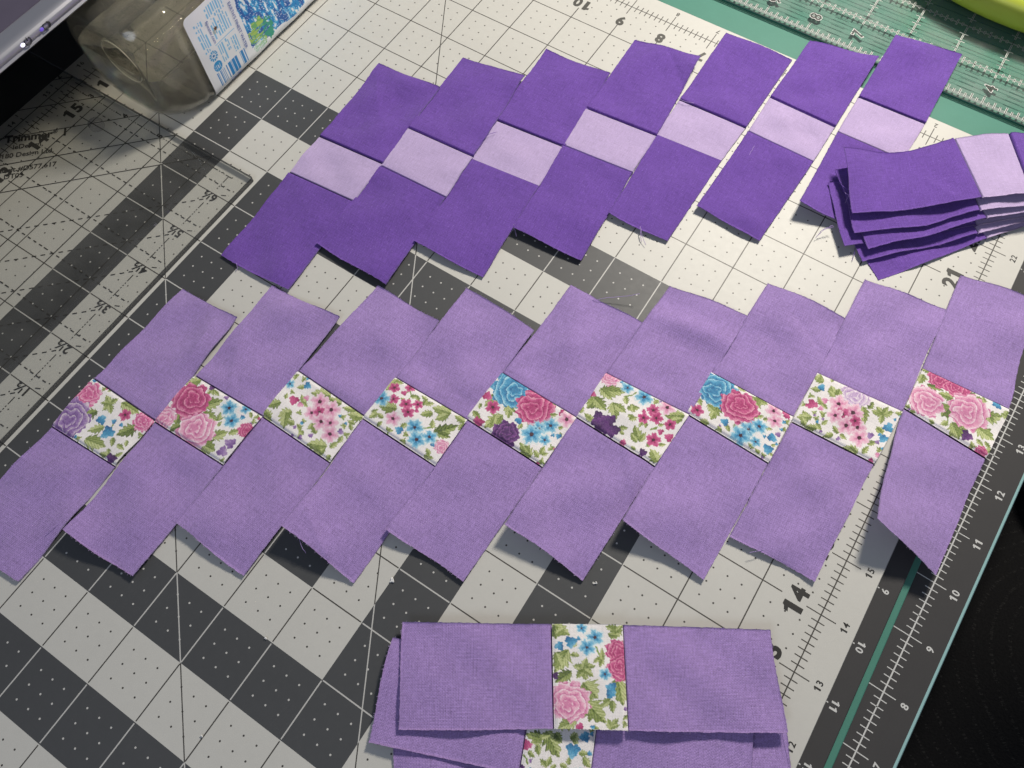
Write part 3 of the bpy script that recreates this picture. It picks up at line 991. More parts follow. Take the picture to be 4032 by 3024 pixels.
 'L8': 'L 0.156 0.117 -0.017 0.106 0.6;L 0.067 0.023 0.056 0.141 0.5;Bb 0.173 0.226 0.055;L 0.167 0.284 0.037 0.329;L 0.275 -0.007 0.27 0.055;L 0.433 0.276 0.294 0.123 0.6;L 0.458 0.262 0.459 0.09 0.5;L 0.405 0.284 0.314 0.223 0.5;Ru 0.728 0.066 0.224;L 0.897 0.263 0.66 0.236 0.6 1;L 1.001 0.221 1.017 0.07 0.5 1;L 0.911 0.227 1.062 0.482 0.4;L 1.235 0.195 1.059 0.226 0.5;L 1.242 0.209 1.373 0.086 0.5;L 1.242 0.209 1.28 0.354 0.5;L 1.229 0.181 1.096 0.128 0.5;L 1.241 0.174 1.262 0.057 0.5;Bm 0.164 0.578 0.079;Bp 0.316 0.422 0.049;Bp 0.32 0.583 0.042;L 0.319 0.511 0.183 0.411;L 0.312 0.497 0.404 0.544;Fp 0.54 0.373 0.156;Fp 0.808 0.407 0.166;Fm 0.671 0.517 0.119;Fp 0.577 0.586 0.131;Fp 0.814 0.651 0.153;Fp 0.989 0.591 0.135;Fp 1.094 0.742 0.151;Fm 0.905 0.514 0.089;L 0.203 0.868 0.074 0.76 0.5;L 0.246 0.802 0.039 0.915 0.5;L 0.212 0.969 0.104 0.88;L 0.419 0.926 0.223 0.992 0.4;L 0.376 0.872 0.481 0.921;Bv 0.494 0.948 0.027;L 0.463 0.818 0.503 0.732;Bv 0.426 0.739 0.024;L 0.761 0.837 0.624 0.765;L 0.809 0.839 0.909 0.867;Bv 0.801 0.919 0.035;L 0.692 0.892 0.573 0.992;Bv 1.223 0.621 0.052;L 1.262 0.765 1.355 0.687;L 1.257 0.944 1.28 0.813;Bb 1.42 0.359 0.076;Bb 1.433 0.576 0.069;L 1.392 0.46 1.25 0.433;L 1.268 0.458 1.381 0.501;Bb 1.453 0.191 0.026;L 1.183 0.985 0.932 1.003 0.5;L 1.043 0.959 1.158 0.998 0.4;Bm 1.428 1.002 0.043;Bp 1.474 0.877 0.04;Bv 1.374 0.676 0.035;Bb 1.351 0.534 0.026',
 'L9': 'L 0.124 -0.002 -0 0.037 0.5;Rm 0.327 0.056 0.191;Rm 0.625 0.079 0.195;L 0.051 0.126 0.052 0.351 0.5;L 0.085 0.185 0.134 0.191;Rp 0.25 0.655 0.288;L 0.623 0.347 0.386 0.359 0.6;L 0.662 0.483 0.592 0.77 0.7 1;L 0.176 0.289 0.436 0.271 0.35 1;L 0.784 0.163 0.914 0.005 0.5 1;L 0.867 0.159 1.136 0.06 0.4;Rp 0.939 0.414 0.315;Bb 1.298 0.03 0.071;L 1.203 0.37 1.438 0.186 0.55;L 1.151 0.228 1.364 0.38 0.4;L 1.154 0.588 1.479 0.663 0.6;L 1.008 0.7 0.842 0.997 0.7;L 0.787 0.774 0.991 0.981 0.6;Bd 1.075 0.851 0.089;L 0.722 0.809 0.631 0.93 0.5;S 0.726 0.818 0.672 0.699 0.689 0.637;L 1.241 0.814 1.375 0.873 0.4;L 1.38 0.781 1.48 0.854 0.4;L 1.512 0.876 1.412 0.918 0.5;Rm 1.381 0.973 0.093;L 1.477 0.072 1.474 0.209 0.5;L 0.528 0.967 0.447 0.962;L 1.417 0.154 1.475 0.164;L 1.059 0.024 1.102 0.093;L 0.174 0.976 0.117 0.983',
 'B1': 'L 0.022 0.017 0.172 0.237 0.5;L 0.045 0.039 0.229 0.05 0.6 1;L 0.163 0.047 0.066 0.184 0.5;Fb 0.063 0.412 0.073;Fb 0.196 0.6 0.109;Fb 0.347 0.481 0.109;Bb 0.333 0.095 0.059;Bb 0.272 0.257 0.077;Bb 0.221 0.365 0.03;L 0.287 0.323 0.346 0.277;L 0.077 0.932 0.033 0.755 0.5;L 0.054 0.944 0.215 0.837 0.6;L 0.101 0.92 0.017 0.986 0.5;L 0.15 0.806 0.171 0.917 0.5;Rm 0.392 0.908 0.153;Rm 0.654 0.923 0.16;L 0.45 0.274 0.471 0.355 0.5;L 0.398 0.209 0.706 0.025 0.5;L 0.702 0.245 0.857 0.032 0.5 1;L 0.443 0.041 0.625 0.104 0.5;L 0.642 0.412 0.617 0.292 0.5;L 0.641 0.423 0.611 0.579 0.5;L 0.664 0.423 0.817 0.451 0.6;L 0.641 0.423 0.515 0.465 0.5;L 0.675 0.422 0.79 0.324 0.5;L 0.675 0.433 0.752 0.541 0.5;Fb 0.731 0.718 0.076;S 0.34 0.61 0.454 0.651 0.504 0.715;L 0.488 0.683 0.566 0.565 0.4;L 0.511 0.693 0.619 0.656 0.4;L 0.499 0.693 0.373 0.691 0.4;Rp 1.115 0.223 0.258;L 0.863 0.41 1.067 0.607 0.8;L 1.122 0.43 1.398 0.697 0.6;L 0.785 0.891 1.154 0.945 0.5;Bb 0.915 0.798 0.066;Bb 1.004 0.784 0.061;L 1.086 0.765 1.176 0.662 0.5;L 1.098 0.802 1.266 0.806 0.4;L 1.375 0.292 1.493 0.051 0.5;Bm 1.46 0.344 0.047;L 1.476 0.776 1.361 0.733 0.5;L 1.454 0.777 1.34 0.872 0.4;L 1.46 0.787 1.426 0.875 0.4;Bb 1.467 0.517 0.03;L 1.456 0.539 1.486 0.592;Bv 1.208 0.982 0.026;L 1.305 0.989 1.349 0.95;Bd 0.763 0.023 0.049',
 'B2': 'L 0.973 0.251 0.962 0.001 0.5 1;L 0.87 0.281 1.177 0.525 0.5;L 0.876 0.424 0.965 0.521 0.6 1;L 0.903 0.334 0.971 0.204 0.5;Bm 1.099 0.038 0.066;L 1.081 0.188 1.192 0.223 0.5;L 1.031 0.226 1.053 0.112 0.4;L 0.809 0.696 0.98 0.746 0.5;L 0.885 0.661 0.82 0.722 0.5;Bb 0.838 0.854 0.066;Bb 1.047 0.71 0.092;L 1.071 0.807 1.045 0.947 0.4;L 1.12 0.884 1.218 0.98 0.5;Bb 1.043 0.954 0.033;L 1.326 0.37 1.25 0.252;L 1.3 0.377 1.19 0.401;L 1.352 0.433 1.279 0.49;Bv 1.296 0.12 0.026;Bd 1.399 0.022 0.03;S 1.241 0.016 1.276 0.058 1.335 0.08;L 1.234 0.669 1.148 0.679;L 1.264 0.569 1.277 0.664;L 1.314 0.635 1.388 0.578;Fb 1.337 0.847 0.078;Rp 1.522 0.415 0.129;L 1.188 0.077 1.236 0.156',
}

# ================================================================ sewn strips
def catmull(P, t):
    n = len(P)
    t = np.clip(t, 0, n - 1 - 1e-9)
    i = np.floor(t).astype(int)
    f = (t - i)[:, None]
    p0, p1 = P[np.maximum(i - 1, 0)], P[i]
    p2, p3 = P[np.minimum(i + 1, n - 1)], P[np.minimum(i + 2, n - 1)]
    # linear in plan, smooth in height (keeps measured edges straight)
    lin = p1 * (1 - f) + p2 * f
    cr = .5 * ((2 * p1) + (-p0 + p2) * f + (2 * p0 - 5 * p1 + 4 * p2 - p3) * f ** 2 + (-p0 + 3 * p1 - 3 * p2 + p3) * f ** 3)
    out = lin * .35 + cr * .65
    return out


# soft dents and ridges: strip -> (distance from the far end in inches, position across 0..1, height, along, across)
WAVES = {
 'S1': [(.25, .3, .05, .25, .5), (3.9, .5, .025, .35, .8)], 'S2': [(.3, .9, .06, .3, .35), (4.6, .2, .04, .4, .4)],
 'S3': [(1.2, .5, .025, .4, .8), (5.0, .7, .035, .3, .5)], 'S4': [(.35, .8, .07, .35, .4), (4.9, .5, .05, .3, .6)],
 'S5': [(.2, .25, .04, .3, .4), (4.4, .4, .04, .35, .4), (1.9, .7, .03, .3, .5)], 'S6': [(.4, .5, .06, .35, .5), (5.2, .75, .09, .3, .25)],
 'S7': [(.3, .2, .08, .4, .4), (1.1, .7, .03, .3, .4)],
 'L1': [(1.2, .9, .05, .7, .25), (4.2, .5, .04, .5, .6)], 'L2': [(.35, .3, .05, .3, .5), (1.4, .25, .04, .3, .25), (4.3, .45, .05, .4, .4)],
 'L3': [(.9, .75, .05, .3, .4), (2.0, .4, .03, .25, .8), (5.0, .6, .05, .4, .5)], 'L4': [(.6, .6, .03, .3, .6), (4.0, .6, .05, .35, .4)],
 'L5': [(.45, .25, .06, .45, .14), (4.2, .7, .04, .5, .3)], 'L6': [(.75, .55, .10, .22, .6), (3.5, .85, .04, .4, .12), (4.6, .4, .03, .4, .5)],
 'L7': [(.75, .55, .06, .3, .45), (4.9, .5, .05, .4, .5)], 'L8': [(.6, .6, .04, .3, .5), (4.2, .3, .035, .4, .5)],
 'L9': [(.8, .7, .05, .3, .5), (4.3, .2, .05, .5, .3)],
 'T1': [(.5, .5, .03, .3, .6)], 'B1': [(1.0, .5, .02, .5, .7), (4.5, .5, .02, .5, .7)],
}
CREASES = {'L5': [(.1, .28, 1.15, .42, .022)], 'L6': [(3.35, .62, 4.0, 1.0, .02)], 'L2': [(.9, .05, 1.9, .35, .02)], 'L7': [(.5, .5, .95, 1.0, -.03)], 'L4': [(4.9, .1, 5.4, .7, .02)],
           'S5': [(4.2, .15, 5.2, .6, .02)], 'S1': [(.4, .1, 1.2, .5, .015)], 'S4': [(.15, .55, .9, 1.0, -.03)], 'T1': [(1.5, .55, 1.9, .95, .02)], 'B1': [(4.4, .62, 4.9, .45, -.012)], 'L1': [(.4, .75, 2.1, .95, .02)], 'L8': [(4.0, .75, 4.9, .95, .015)]}
NO_GROOVE = {('S3', 1), ('S5', 1)}


def make_strip(key, name, label, group, mats, style):
    seams, st = STRIPS[key]
    P = np.array(st, float)
    n = len(P)
    hsh = (hash_of(key)) % 1000
    rs = np.random.default_rng(hsh)
    root = empty(name, (P[:, [0, 3]].mean(), P[:, [1, 4]].mean(), 0.0), label, 'fabric strip', group)
    bounds = [(0, seams[0]), (seams[0], seams[1]), (seams[1], n - 1)]
    # arc length at stations
    mid = (P[:, :3] + P[:, 3:]) / 2
    arc = np.concatenate([[0], np.cumsum(np.linalg.norm(np.diff(mid, axis=0), axis=1))])
    phs = rs.uniform(0, 6.28, 8)
    frs = rs.uniform(.8, 2.4, 8)
    part_names = ('end_patch', 'centre_patch', 'end_patch')
    for k, (a, b) in enumerate(bounds):
        floral = (mats[k] is M_FLORAL)
        Lp = arc[b] - arc[a]
        hi = floral and key in PRINTS
        nu = 178 if hi else 40
        nv = int(round(nu * Lp / 1.5)) if hi else max(14, int(round(26 * Lp)))
        tt = np.linspace(a, b, nv + 1)
        # extra rows close to the seams so the stitched groove is crisp
        per0 = (arc[a + 1] - arc[a]); per1 = (arc[b] - arc[b - 1])
        ex = []
        for q in (.006, .012, .018, .026, .036, .05, .066):
            if k > 0: ex.append(a + q / per0)
            if k < 2: ex.append(b - q / per1)
        tt = np.unique(np.concatenate([tt, ex])); nv = len(tt) - 1
        E = catmull(P, tt)
        s = np.interp(tt, np.arange(n), arc)                    # inches along
        uu = np.linspace(0, 1, nu + 1)
        U, S = np.meshgrid(uu, s)                               # rows along, columns across
        G = E[:, None, :3] * (1 - uu)[None, :, None] + E[:, None, 3:] * uu[None, :, None]
        d0, d1 = S - arc[a], arc[b] - S                         # distance to the two ends of the patch
        w = 1.5
        dz = np.zeros_like(U)
        # gentle waviness, fading towards the seams
        fade = np.ones_like(U)
        if k > 0: fade *= np.clip(d0 / .45, 0, 1)
        if k < 2: fade *= np.clip(d1 / .45, 0, 1)
        for q in range(4):
            dz += (.014 if style == 'floral' and key[0] == 'L' else .011) * np.sin(frs[q] * 2.2 * S + frs[q + 4] * 2.5 * U * w * (1 if q % 2 else -1) + phs[q]) * fade
        for (sa, ua, am, ls, lu) in WAVES.get(key, []):
            dz += am * np.exp(-((S - sa) / ls) ** 2 - ((U - ua) / lu) ** 2)
        for (s0, u0, s1_, u1_, am) in CREASES.get(key, []):      # folded-in lines
            ex_, ey_ = s1_ - s0, (u1_ - u0) * w
            ll = math.hypot(ex_, ey_)
            q = np.clip(((S - s0) * ex_ + (U - u0) * w * ey_) / ll ** 2, 0, 1)
            ds = np.hypot(S - s0 - q * ex_, (U - u0) * w - q * ey_)
            dz += am * np.exp(-ds / .10)
        # seam relief
        def edge_round(d, h, r): return h * (1 - np.exp(-(d / r) ** 2))
        if style == 'floral':
            if k == 1:
                dz += (edge_round(d0, .020, .03) + edge_round(d1, .034, .035)) * (1 if key in PRINTS else .1)
            else:
                dd = d1 if k == 0 else d0
                dz += -.04 * np.exp(-(dd / .016) ** 2) + (.012 * np.exp(-((dd - .16) / .12) ** 2) if k == 0 else 0)
        else:
            if k == 1:
                g0 = 0 if (key, 0) in NO_GROOVE else 1
                g1 = 0 if (key, 1) in NO_GROOVE else 1
                dz += -.05 * g0 * np.exp(-(d0 / .014) ** 2) - .05 * g1 * np.exp(-(d1 / .014) ** 2) - .008 * g1 * np.exp(-(d1 / .08) ** 2)
            else:
                dd = d1 if k == 0 else d0
                sm = (key, 0 if k == 0 else 1) in NO_GROOVE
                rise = np.exp(-((np.maximum(dd - .12, 0)) / .24) ** 2)
                dz += (0 if sm else 1) * (.022 * rise - .078 * np.exp(-(dd / .017) ** 2)) 
        # frayed cut edges
        jag = lambda m: .006 * (hashn(np.arange(m) * .9, np.zeros(m) + hsh, 5) - .5) + .004 * rs.standard_normal(m) * .5
        X, Y, Z = G[..., 0].copy(), G[..., 1].copy(), G[..., 2] + dz
        across = (E[:, 3:] - E[:, :3]); across /= np.linalg.norm(across, axis=1)[:, None]
        along = np.gradient((E[:, :3] + E[:, 3:]) / 2, axis=0); along /= np.linalg.norm(along, axis=1)[:, None]
        for col_, sg in ((0, 1), (nu, -1)):
            j = jag(nv + 1)
            bow = .012 * np.sin(s * 1.7 + phs[6] + col_)
            X[:, col_] += across[:, 0] * (j + bow * .3); Y[:, col_] += across[:, 1] * (j + bow * .3)
        if k != 1:
            row = 0 if k == 0 else nv
            j = jag(nu + 1) + .018 * np.sin(uu * 5 + phs[7])
            X[row] += along[row, 0] * j; Y[row] += along[row, 1] * j
        floor_z = np.where(Y > 16.5, -.15, .008) if style != 'pile' else np.full_like(Y, .008)
        Z = np.maximum(Z, np.where((np.minimum(d0, d1) < .05), floor_z - .004, floor_z))
        if key in ('S6', 'S7'):                                  # rests on the clear ruler beyond the mat
            Z = np.where(Y > 17.4, np.maximum(Z, -.02), Z)
        V_ = np.stack([X, Y, Z], -1).reshape(-1, 3)
        m1 = nu + 1
        I = np.arange((nv + 1) * m1).reshape(nv + 1, m1)
        F = np.stack([I[:-1, :-1], I[1:, :-1], I[1:, 1:], I[:-1, 1:]], -1).reshape(-1, 4)
        # thickness: a short skirt round the cut edges
        loop = np.concatenate([I[0, :-1], I[:-1, -1], I[-1, :0:-1], I[:0:-1, 0]])
        nb = len(V_)
        low = V_[loop].copy(); low[:, 2] -= .014
        V2 = np.concatenate([V_, low])
        li = np.arange(len(loop)); lj = (li + 1) % len(loop)
        F2 = np.stack([loop[lj], loop[li], nb + li, nb + lj], -1)
        uv = np.stack([U * w + hsh * .13, S + hsh * .37], -1).reshape(-1, 2)
        uv = np.concatenate([uv, uv[loop]])
        o = mesh_obj(part_names[k], V2, np.concatenate([F, F2]), mats[k], root, smooth=True, uvs=uv)
        if floral:
            at = o.data.color_attributes.new('print', 'FLOAT_COLOR', 'POINT')
            if hi:
                colr = paint(PRINTS[key], U * 1.5, (S - arc[a]) / Lp, hsh % 17).reshape(-1, 3)
            else:
                colr = np.tile(PAPER, (len(V_), 1))
            colr = np.concatenate([colr, colr[loop] * .9])
            at.data.foreach_set('color', np.concatenate([colr, np.ones((len(colr), 1))], 1).astype(np.float32).ravel())
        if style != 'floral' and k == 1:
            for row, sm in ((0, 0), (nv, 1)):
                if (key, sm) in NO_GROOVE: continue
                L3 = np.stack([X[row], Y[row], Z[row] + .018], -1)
                tube('seam_stitch_shade', L3[::2].tolist(), .0085, M_STITCH_SHADE, root, sides=5)  # dark tube along the stitching paints the shade of the seam groove
        if k != 1 or style == 'floral':
            fuzz(o, V_, I, k, nu, nv, rs, mats[k])
    return root


M_STITCH_SHADE = plain('dark purple stitching and groove shade', (0.022, 0.009, 0.075), .9)


def hash_of(s):
    h = 7
    for c in s:
        h = (h * 31 + ord(c)) % 99991
    return h


M_FUZZ_L = plain('lilac lint fibres', (0.52, 0.40, 0.70), 0.9)
M_FUZZ_D = plain('purple lint fibres', (0.24, 0.14, 0.50), 0.9)
M_FUZZ_W = plain('white lint fibres', (0.78, 0.76, 0.76), 0.9)


def fuzz(parent_patch, V_, I, k, nu, nv, rs, mat):
    """short broken fibres standing off the cut edges, one joined part per patch"""
    m = M_FUZZ_W if mat is M_FLORAL else (M_FUZZ_D if mat is M_PURPLE else M_FUZZ_L)
    pts = []
    cen = V_.mean(0)
    edges = [I[:, 0], I[:, -1]]
    if k == 0: edges.append(I[0])
    if k == 2: edges.append(I[-1])
    for ei, e in enumerate(edges):
        p = V_[e]
        ln = np.linalg.norm(p[-1] - p[0])
        cnt = int(ln * (16 if ei > 1 else 5))
        for _ in range(cnt):
            q = rs.uniform(0, len(p) - 1.01); i = int(q)
            a = p[i] + (p[i + 1] - p[i]) * (q - i)
            tang = (p[i + 1] - p[i]); tang /= np.linalg.norm(tang) + 1e-9
            outw = np.array([tang[1], -tang[0], 0])
            if np.dot(outw[:2], (a - cen)[:2]) < 0: outw = -outw
            L = rs.uniform(.006, .028)
            d = outw * L + tang * rs.normal(0, .012) + np.array([0, 0, rs.uniform(-.008, .012)])
            pts.append((a - np.array([0, 0, .004]) - outw * .006, a + d))
    v, f = [], []
    for a, b in pts:
        t = b - a; s = np.array([-t[1], t[0], 0]); s = s / (np.linalg.norm(s) + 1e-9) * .0022
        i = len(v)
        b[2] = max(b[2], .004 if b[1] < 16.5 else -.15)
        v += [a - s, a + s, b + s * .5, b - s * .5]
        f.append((i, i + 1, i + 2, i + 3))
    if f:
        o = mesh_obj('frayed_edge', v, f, m, parent_patch)
        o['kind'] = 'stuff'


order_word = ['first', 'second', 'third', 'fourth', 'fifth', 'sixth', 'seventh', 'eighth', 'ninth']
for i in range(7):
    extra = ['at the end beside the bottle', 'with wavy lower edge', 'its lower seam smooth and blurred', 'with its far corner curled up',
             'just inside the far mat edge', 'reaching over onto the clear ruler', 'half hidden by the purple pile'][i]
    make_strip('S%d' % (i + 1), 'fabric_strip', '%s dark purple strip from the left, %s' % (order_word[i], extra),
               'dark purple strips set out in a staircase row', (M_PURPLE, M_PALE, M_PURPLE), 'row')
motif = ['purple and pink roses', 'dark pink rose above pale pink rose', 'pink blossom cluster', 'small magenta blossoms over blue flowers',
         'blue flower and dark plum bloom', 'purple cluster at its lower edge', 'blue flower beside a pink rose', 'pink blossoms under a mauve bloom', 'two pale roses, corner curling up']
for i in range(9):
    make_strip('L%d' % (i + 1), 'fabric_strip', '%s lilac strip from the left, floral centre of %s' % (order_word[i], motif[i]),
               'lilac and floral strips set out in a staircase row', (M_LILAC, M_FLORAL, M_LILAC), 'floral')
pile_lab = ['topmost strip of the purple pile, wavy, with pale lilac centre', 'second strip from the top of the purple pile', 'third strip from the top of the purple pile',
            'strip of the purple pile sticking out furthest to the left', 'second lowest strip of the purple pile', 'lowest strip of the purple pile, lying flat on the mat']
for i in range(6):
    make_strip('T%d' % (i + 1), 'fabric_strip', pile_lab[i], 'dark purple strips piled at the right', (M_PURPLE, M_PALE, M_PURPLE), 'pile')
stack_lab = ['top lilac strip of the near stack with pink rose and blue flowers', 'tilted lilac strip second in the near stack, its floral centre half covered',
             'third lilac strip of the near stack, showing past the right end', 'lowest lilac strip of the near stack, barely showing at the right']
for i in range(4):
    make_strip('B%d' % (i + 1), 'fabric_strip', stack_lab[i], 'lilac and floral strips stacked nearest the camera', (M_LILAC, M_FLORAL, M_LILAC), 'floral')

# loose threads hanging off the strips
strips_by_key = {}
for o in COL.objects:
    pass
THREADS = [('L5', [(2.12, 8.93, .045), (2.4, 9.15, .1), (2.66, 9.31, .16), (2.82, 9.43, .22)], 0), ('L4', [(.42, 2.50, .3), (.55, 2.41, .25), (.63, 2.37, .18)], 0),
 ('L8', [(6.84, 6.47, .08), (6.71, 6.33, .12), (6.61, 6.24, .13)], 0), ('S5', [(2.08, 10.82, .09), (2.23, 10.64, .08), (2.37, 10.53, .05)], 0),
 ('S5', [(2.08, 10.82, .09), (2.2, 10.63, .06), (2.26, 10.57, .03)], 0), ('S4', [(.0, 9.52, .15), (.09, 9.43, .1), (.16, 9.36, .05)], 0),
 ('T2', [(4.95, 13.56, .36), (5.09, 13.46, .42), (5.23, 13.39, .40)], 1), ('T3', [(5.19, 13.24, .30), (5.17, 13.34, .42), (5.09, 13.39, .4)], 0),
 ('S7', [(5.24, 12.74, .17), (5.1, 12.6, .15), (5.04, 12.41, .06)], 0), ('S7', [(5.2, 12.75, .18), (5.07, 12.57, .15), (5.06, 12.49, .06)], 0),
 ('S5', [(1.17, 14.07, .1), (1.35, 14.06, .11), (1.53, 14.14, .09)], 0), ('S6', [(3.1, 13.44, .06), (3.09, 13.58, .1), (3.08, 13.79, .08)], 0),
 ('L1', [(-3.21, .3, .08), (-3.18, .42, .11), (-3.16, .53, .08)], 0), ('S3', [(-1.7, 10.82, .05), (-1.68, 11.08, .1), (-1.57, 11.29, .09)], 1),
 ('S1', [(-4.03, 5.98, .08), (-3.95, 5.9, .05), (-3.96, 5.85, .02)], 0), ('T6', [(5.77, 12.6, .06), (5.82, 12.42, .05), (5.84, 12.33, .02)], 1)]
roots = [o for o in COL.objects if o.name.startswith('fabric_strip')]
keys = ['S%d' % i for i in range(1, 8)] + ['L%d' % i for i in range(1, 10)] + ['T%d' % i for i in range(1, 7)] + ['B%d' % i for i in range(1, 5)]
byk = dict(zip(keys, sorted(roots, key=lambda o: o.name if '.' in o.name else o.name + '.000')))
for key, pts, dk in THREADS:
    P = np.array(pts)
    t = np.linspace(0, len(P) - 1, 12)
    Q = catmull(P, t)
    Q[:, :2] += (rng.random((12, 2)) - .5) * .012
    tube('loose_thread', Q.tolist(), .0048, M_THREAD_D if dk else M_THREAD, byk[key], sides=5)

# ================================================================ square trimming ruler (left)
TZ0, TZ1 = 0.008, 0.122
PZ = 0.0045
tr = slab('trimming_ruler', -12.4, -5.07, 0.45, 7.69, TZ0, TZ1, M_ACRYL, None, bev=0.012, corner=0.04, side_mat=M_ACRYL_E)
tag(tr, 'clear square acrylic trimming ruler with black dashed lines lying beside the bottle', 'ruler')
segs, thick = [], []
def dash(x0, y0, x1, y1, on, off, w=0.014, out=segs):
    L = math.hypot(x1 - x0, y1 - y0); d = 0
    while d < L:
        e = min(d + on, L)
        out.append((x0 + (x1 - x0) * d / L, y0 + (y1 - y0) * d / L, x0 + (x1 - x0) * e / L, y0 + (y1 - y0) * e / L, w))
        d += on + off
for k in range(7):                                              # solid lines, one per inch
    x = -6.13 - k * 1.01
    segs.append((x, 7.66, x, .5, .014))
    L = 7.66 - .5
    segs.append((x, 7.68, x - min(6.2, x + 12.35), 7.68 - min(6.2, x + 12.35), .013))
for k in range(8):                                              # dashed cross lines and diagonals
    y = 7.2 - k * 1.0
    if y > .6:
        dash(-5.22, y, -12.2, y + .07, .085, .075)
    ys = 6.76 - k * 1.0
    if ys > .8:
        run = min(ys - .6, 6.0)
        dash(-5.54, ys, -5.54 - run, ys - run * .955, .085, .085, .015)
        dash(-5.30, ys + .26, -5.16, ys + .33, .1, .05, .012)
def dashdot(x0, y0, x1, y1):
    L = math.hypot(x1 - x0, y1 - y0); d = 0
    pat = [(.16, .035), (.03, .03), (.03, .03), (.03, .035)]
    i = 0
    while d < L:
        on, off = pat[i % 4]; i += 1
        e = min(d + on, L)
        segs.append((x0 + (x1 - x0) * d / L, y0 + (y1 - y0) * d / L, x0 + (x1 - x0) * e / L, y0 + (y1 - y0) * e / L, .012))
        d = e + off
ydots = [7.44]
for k in range(7):
    yt, yb = 7.44 - k if k == 0 else 6.70 - (k - 1), 7.06 - k
    dashdot(-5.48, yt, -5.48, yb)
for k in range(6):
    xt = -5.40 if k == 0 else -6.50 - (k - 1)
    xe = -6.30 - k
    dashdot(xt, 7.455, xe, 7.47)
segs = [(q[0] - .10, q[1] + .03, q[2] - .10, q[3] + .03, q[4] * 1.6) for q in segs]      # printed on the underside
lines_obj('printed_lines', segs, .014, PZ, M_INK, tr)
for k in range(6):
    n = 6 - k
    text_obj('printed_number', '%d\u00bd' % n, .25, (-5.59, 6.92 - k * 1.0, PZ), (-1, 0, 0), (0, -1, 0), M_INK, tr, bold=.007)
    number_obj('printed_number', str(n), .19, (-6.50 - k * 1.01, 7.50 + k * .01, PZ), (0, 1, 0), (-1, 0, 0), M_INK, tr, bold=.007)
a45 = math.radians(42)
D1, D2 = (math.cos(a45), math.sin(a45), 0), (-math.sin(a45), math.cos(a45), 0)
def along(x, y, back):
    return (x - D1[0] * back, y - D1[1] * back, TZ1)
text_obj('printed_title', 'Trimmer   I', .27, (-9.25, 6.54, PZ), D1, D2, M_INK, tr, bold=.010, align='RIGHT')
text_obj('printed_mark', '\u00ae', .13, (-9.25 - D1[0] * .24 - D1[1] * .05, 6.54 - D1[1] * .24 + D1[0] * .05, PZ), D1, D2, M_INK, tr, bold=.002)
text_obj('printed_text', 'leDesign,', .17, (-9.44, 6.06, PZ), D1, D2, M_INK, tr, bold=.003, align='RIGHT')
text_obj('printed_text', '\u00a9180 Design Ltd.', .17, (-9.12, 6.06, PZ), D1, D2, M_INK, tr, bold=.003, align='RIGHT')
text_obj('printed_text', 'Patent #D577,617', .17, (-8.81, 5.83, PZ), D1, D2, M_INK, tr, bold=.003, align='RIGHT')
text_obj('printed_text', 'DT03', .17, (-9.18, 5.27, PZ), D1, D2, M_INK, tr, bold=.003, align='RIGHT')

def disc(name, cx, cy, r, z0, z1, mat, parent, n=28, bev=.03):
    prof = [(r, z0), (r, z1 - bev), (r - bev * .4, z1 - bev * .25), (r - bev, z1)]
    v, f = [], []
    for rr, z in prof:
        for k in range(n):
            a = 2 * math.pi * k / n
            v.append((cx + rr * math.cos(a), cy + rr * math.sin(a), z))
    for j in range(3):
        for k in range(n):
            k2 = (k + 1) % n
            f.append((j * n + k, j * n + k2, (j + 1) * n + k2, (j + 1) * n + k))
    f.append(tuple(range(3 * n, 4 * n)))
    return mesh_obj(name, v, f, mat, parent, smooth=True)
def glass(name, ior=1.45, tint=(1, 1, 1), rough=0.0):
    b = MatB(name)
    b.set(Base_Color=tuple(tint), Roughness=rough, IOR=ior)
    b.p.inputs['Transmission Weight'].default_value = 1.0
    return b.m
disc('rubber_foot', -8.67, 6.95, .155, TZ1 + .001, TZ1 + .14, clear_sheet('clear bumper', (.78, .78, .80), haze=.25), tr)

# ================================================================ clear quilting ruler on the green mat (top right)
RZ0, RZ1 = -0.157, -0.075
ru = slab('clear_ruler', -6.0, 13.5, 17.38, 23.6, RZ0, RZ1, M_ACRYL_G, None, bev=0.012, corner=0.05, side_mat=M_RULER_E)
tag(ru, 'clear see-through ruler with white and black scales lying on the green mat', 'ruler')
wseg, bseg = [], []
X0 = 10.60                                                     # zero of its scale: 4 at x 6.6, 7 at x 3.6
for k in range(-16, 110):
    x = X0 - k / 8.0
    if not (-5.8 < x < 13.3): continue
    big = (k % 8 == 0)
    h = .25 if big else (.17 if k % 2 == 0 else .11)
    wseg.append((x, 17.50, x, 17.50 + h, .045)); bseg.append((x, 17.50, x, 17.50 + h, .016))
    for yl in (18.49, 19.51, 20.52):
        if big: continue
        hh = .10 if k % 2 == 0 else .055
        wseg.append((x, yl - hh, x, yl + hh, .04)); bseg.append((x, yl - hh, x, yl + hh, .011))
    if big:
        for yl in (18.49, 19.51, 20.52):
            wseg.append((x, yl + .14, x, yl + .98, .04)); bseg.append((x, yl + .12, x, yl + .98, .012))
            for q in range(1, 8):
                yy = yl + q / 8.0
                if q % 2 == 0 or True:
                    ww = .10 if q % 2 == 0 else .06
                    if yl + .1 < yy < yl + .95 and q % 2 == 0:
                        wseg.append((x - ww, yy, x + ww, yy, .035))
            wseg.append((x, yl - .16, x, yl - .04, .04)); bseg.append((x, yl - .2, x, yl + .1, .011))
for yl in (18.49, 19.51, 20.52):
    wseg.append((-5.8, yl, 13.3, yl, .035)); bseg.append((-5.8, yl, 13.3, yl, .010))
gseg = []
for y in (17.72, 18.0, 18.26, 18.74, 19.0, 19.25, 19.76, 20.0, 20.26):
    gseg.append((-5.8, y, 13.3, y, .014))
